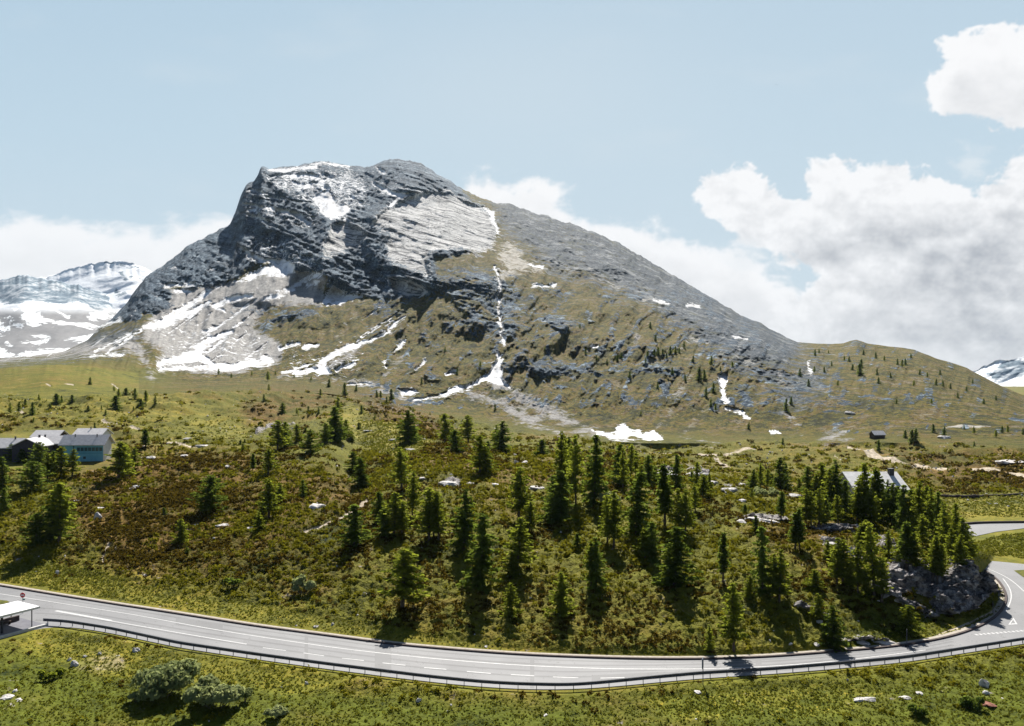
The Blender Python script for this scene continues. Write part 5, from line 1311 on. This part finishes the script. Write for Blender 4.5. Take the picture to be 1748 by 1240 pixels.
# ------------------------------------------------------------------ uncountable cover: heather, dwarf shrubs, grass, loose stones
HEATHL = leaf_material("heather", (.030, .022, .005), (.165, .118, .018), (.28, .20, .025), .26)
SHRUBL = leaf_material("dwarf_juniper", (.034, .038, .005), (.185, .170, .014), (.34, .31, .02), .28)
GRASSL = leaf_material("grass_blades", (.040, .052, .007), (.14, .14, .018), (.24, .24, .02), .4)
gy, gx = np.where(np.ones((NR - 1, NC - 1), bool))
cell = np.abs((VX[:-1, 1:] - VX[:-1, :-1]) * (VY[1:, :-1] - VY[:-1, :-1]))
okc = (~mtn[:-1, :-1]) & (VY[:-1, :-1] < 620) & (VY[:-1, :-1] > 62) & (PX[:-1, :-1] > -150) & (PX[:-1, :-1] < 1900) & (amp[:-1, :-1] > .5)
def cover(name, weight, n, q, rad, tall, mat, seed, leaf=(.1, .2)):
    r = np.random.default_rng(seed)
    w = (cell * okc * weight[:-1, :-1] / (1 + (VY[:-1, :-1] / 170) ** 4.5)).ravel(); w = w / w.sum()
    idx = r.choice(len(w), n, p=w); k, c = np.unravel_index(idx, cell.shape)
    a, b = r.random(n), r.random(n)
    bl = lambda G: (G[k, c] * (1 - a) * (1 - b) + G[k, c + 1] * a * (1 - b) + G[k + 1, c] * (1 - a) * b + G[k + 1, c + 1] * a * b)
    P0 = np.stack([bl(VX), bl(VY), bl(VZ)], -1)
    far = np.clip(P0[:, 1] / 130, .8, 3.0)
    rr_ = r.uniform(*rad, n) * far
    d = unit(r.normal(0, 1, (n, q, 3))); d[..., 2] = np.abs(d[..., 2])
    cen = P0[:, None] + d * (rr_[:, None] * r.uniform(.35, 1, (n, q)))[..., None] * np.array([1, 1, tall])
    nr = unit(d + r.normal(0, .42, (n, q, 3))); u = unit(np.cross(nr, r.normal(0, 1, (n, q, 3)))); v = np.cross(nr, u)
    sz = (r.uniform(*leaf, (n, q)) * far[:, None])[..., None]
    P, Fq = quads_from(cen.reshape(-1, 3), (u * sz).reshape(-1, 3), (v * sz * .75).reshape(-1, 3))
    tag(mesh_np(name, P, Fq, mat, None, False), kind="stuff")
patch = fbm(VX / 9, VY / 9, 4, 81) * .7 + fbm(VX / 30, VY / 30, 3, 83) * 1.1
open_ = 1 - rocky
fg = 1 - .75 * f_green
hw = fg * open_ * np.clip(f_heath * 1.2 + patch * .9 - .25, .02, 1.2) * (1 - sstep(.3, .7, f_mead) * .93) * (1 - sstep(.3, .6, f_path))
sw = fg * open_ * np.clip(.75 - patch * 1.1 - f_heath * .35, .05, 1) * (1 - sstep(.3, .7, f_mead) * .97) * (1 - sstep(.3, .6, f_path))
gw = open_ * (.25 + sstep(.3, .7, f_mead)) * (1 - sstep(.3, .6, f_path))
cover("heather", hw ** 1.9, 8500, 16, (.35, .8), .75, HEATHL, 91, (.12, .22))
cover("dwarf_shrubs", sw ** 1.9, 7500, 18, (.35, .95), .8, SHRUBL, 92, (.12, .24))
cover("grass", gw + 1.2 * f_green, 52000, 5, (.12, .34), 1.0, GRASSL, 93, (.06, .12))
def loose_stones(n=900):
    r = np.random.default_rng(95)
    base = bmesh.new(); bmesh.ops.create_icosphere(base, subdivisions=1, radius=1)
    bv = np.array([v.co[:] for v in base.verts]); bf = np.array([[v.index for v in f.verts] for f in base.faces]); base.free()
    w = (cell * okc * (.12 + sstep(.2, .7, f_path) + sstep(.25, .6, f_rock))[:-1, :-1]).ravel(); w /= w.sum()
    k, c = np.unravel_index(r.choice(len(w), n, p=w), cell.shape)
    P0 = np.stack([VX[k, c], VY[k, c], VZ[k, c]], -1)
    s = r.uniform(.1, .32, (n, 1, 3)) * np.clip(P0[:, 1] / 120, .8, 2)[:, None, None]
    V = P0[:, None] + bv[None] * s * r.uniform(.7, 1.2, (n, len(bv), 1))
    Fq = (bf[None] + (np.arange(n) * len(bv))[:, None, None]).reshape(-1, 3)
    tag(mesh_np("loose_stones", V.reshape(-1, 3), Fq, STONE, None, False), kind="stuff")
loose_stones()

# ------------------------------------------------------------------ bird
def bird():
    D = 450.; loc = ((1325 - CX) / F * D, D, zrow(145, D))
    m = MB()
    pts = [(-.42, .0), (-.30, .05), (-.1, .085), (.12, .08), (.26, .05), (.36, .045), (.44, .012)]
    for (a, ra), (b, rb) in zip(pts[:-1], pts[1:]):
        m.tube((a, 0, 0), (b, 0, 0), max(ra, .012), max(rb, .012), 8)
    for s in (-1, 1):
        w = [(.12, .06 * s, .04), (.20, .38 * s, .20), (.05, .85 * s, .16), (-.10, .84 * s, .15), (-.06, .36 * s, .17), (-.12, .06 * s, .03)]
        m.poly(w); m.poly([(x, y, z - .02) for x, y, z in w][::-1])
    m.poly([(-.36, -.03, 0), (-.36, .03, 0), (-.62, .11, .01), (-.62, -.11, .01)])
    o = m.build("bird", plain("dark_feathers", (.03, .03, .035), (.06, .06, .065), 3.))
    o.location = loc; o.rotation_euler = (.25, 0, .7)
    tag(o, "tiny dark bird flying alone in the open sky", "bird")
bird()

# ------------------------------------------------------------------ air
def haze():
    m = MB(); m.box(-4700, 4700, -4350, 4800, -15.5, 820)
    t = NT("air"); t.t.nodes.remove(t.b)
    v = t.n("ShaderNodeVolumePrincipled")
    v.inputs["Color"].default_value = (.62, .82, 1.0, 1); v.inputs["Density"].default_value = .000022; v.inputs["Anisotropy"].default_value = 0
    t.put(t.out.inputs["Volume"], v.outputs[0])
    tag(m.build("haze", t.m), kind="stuff")
haze()
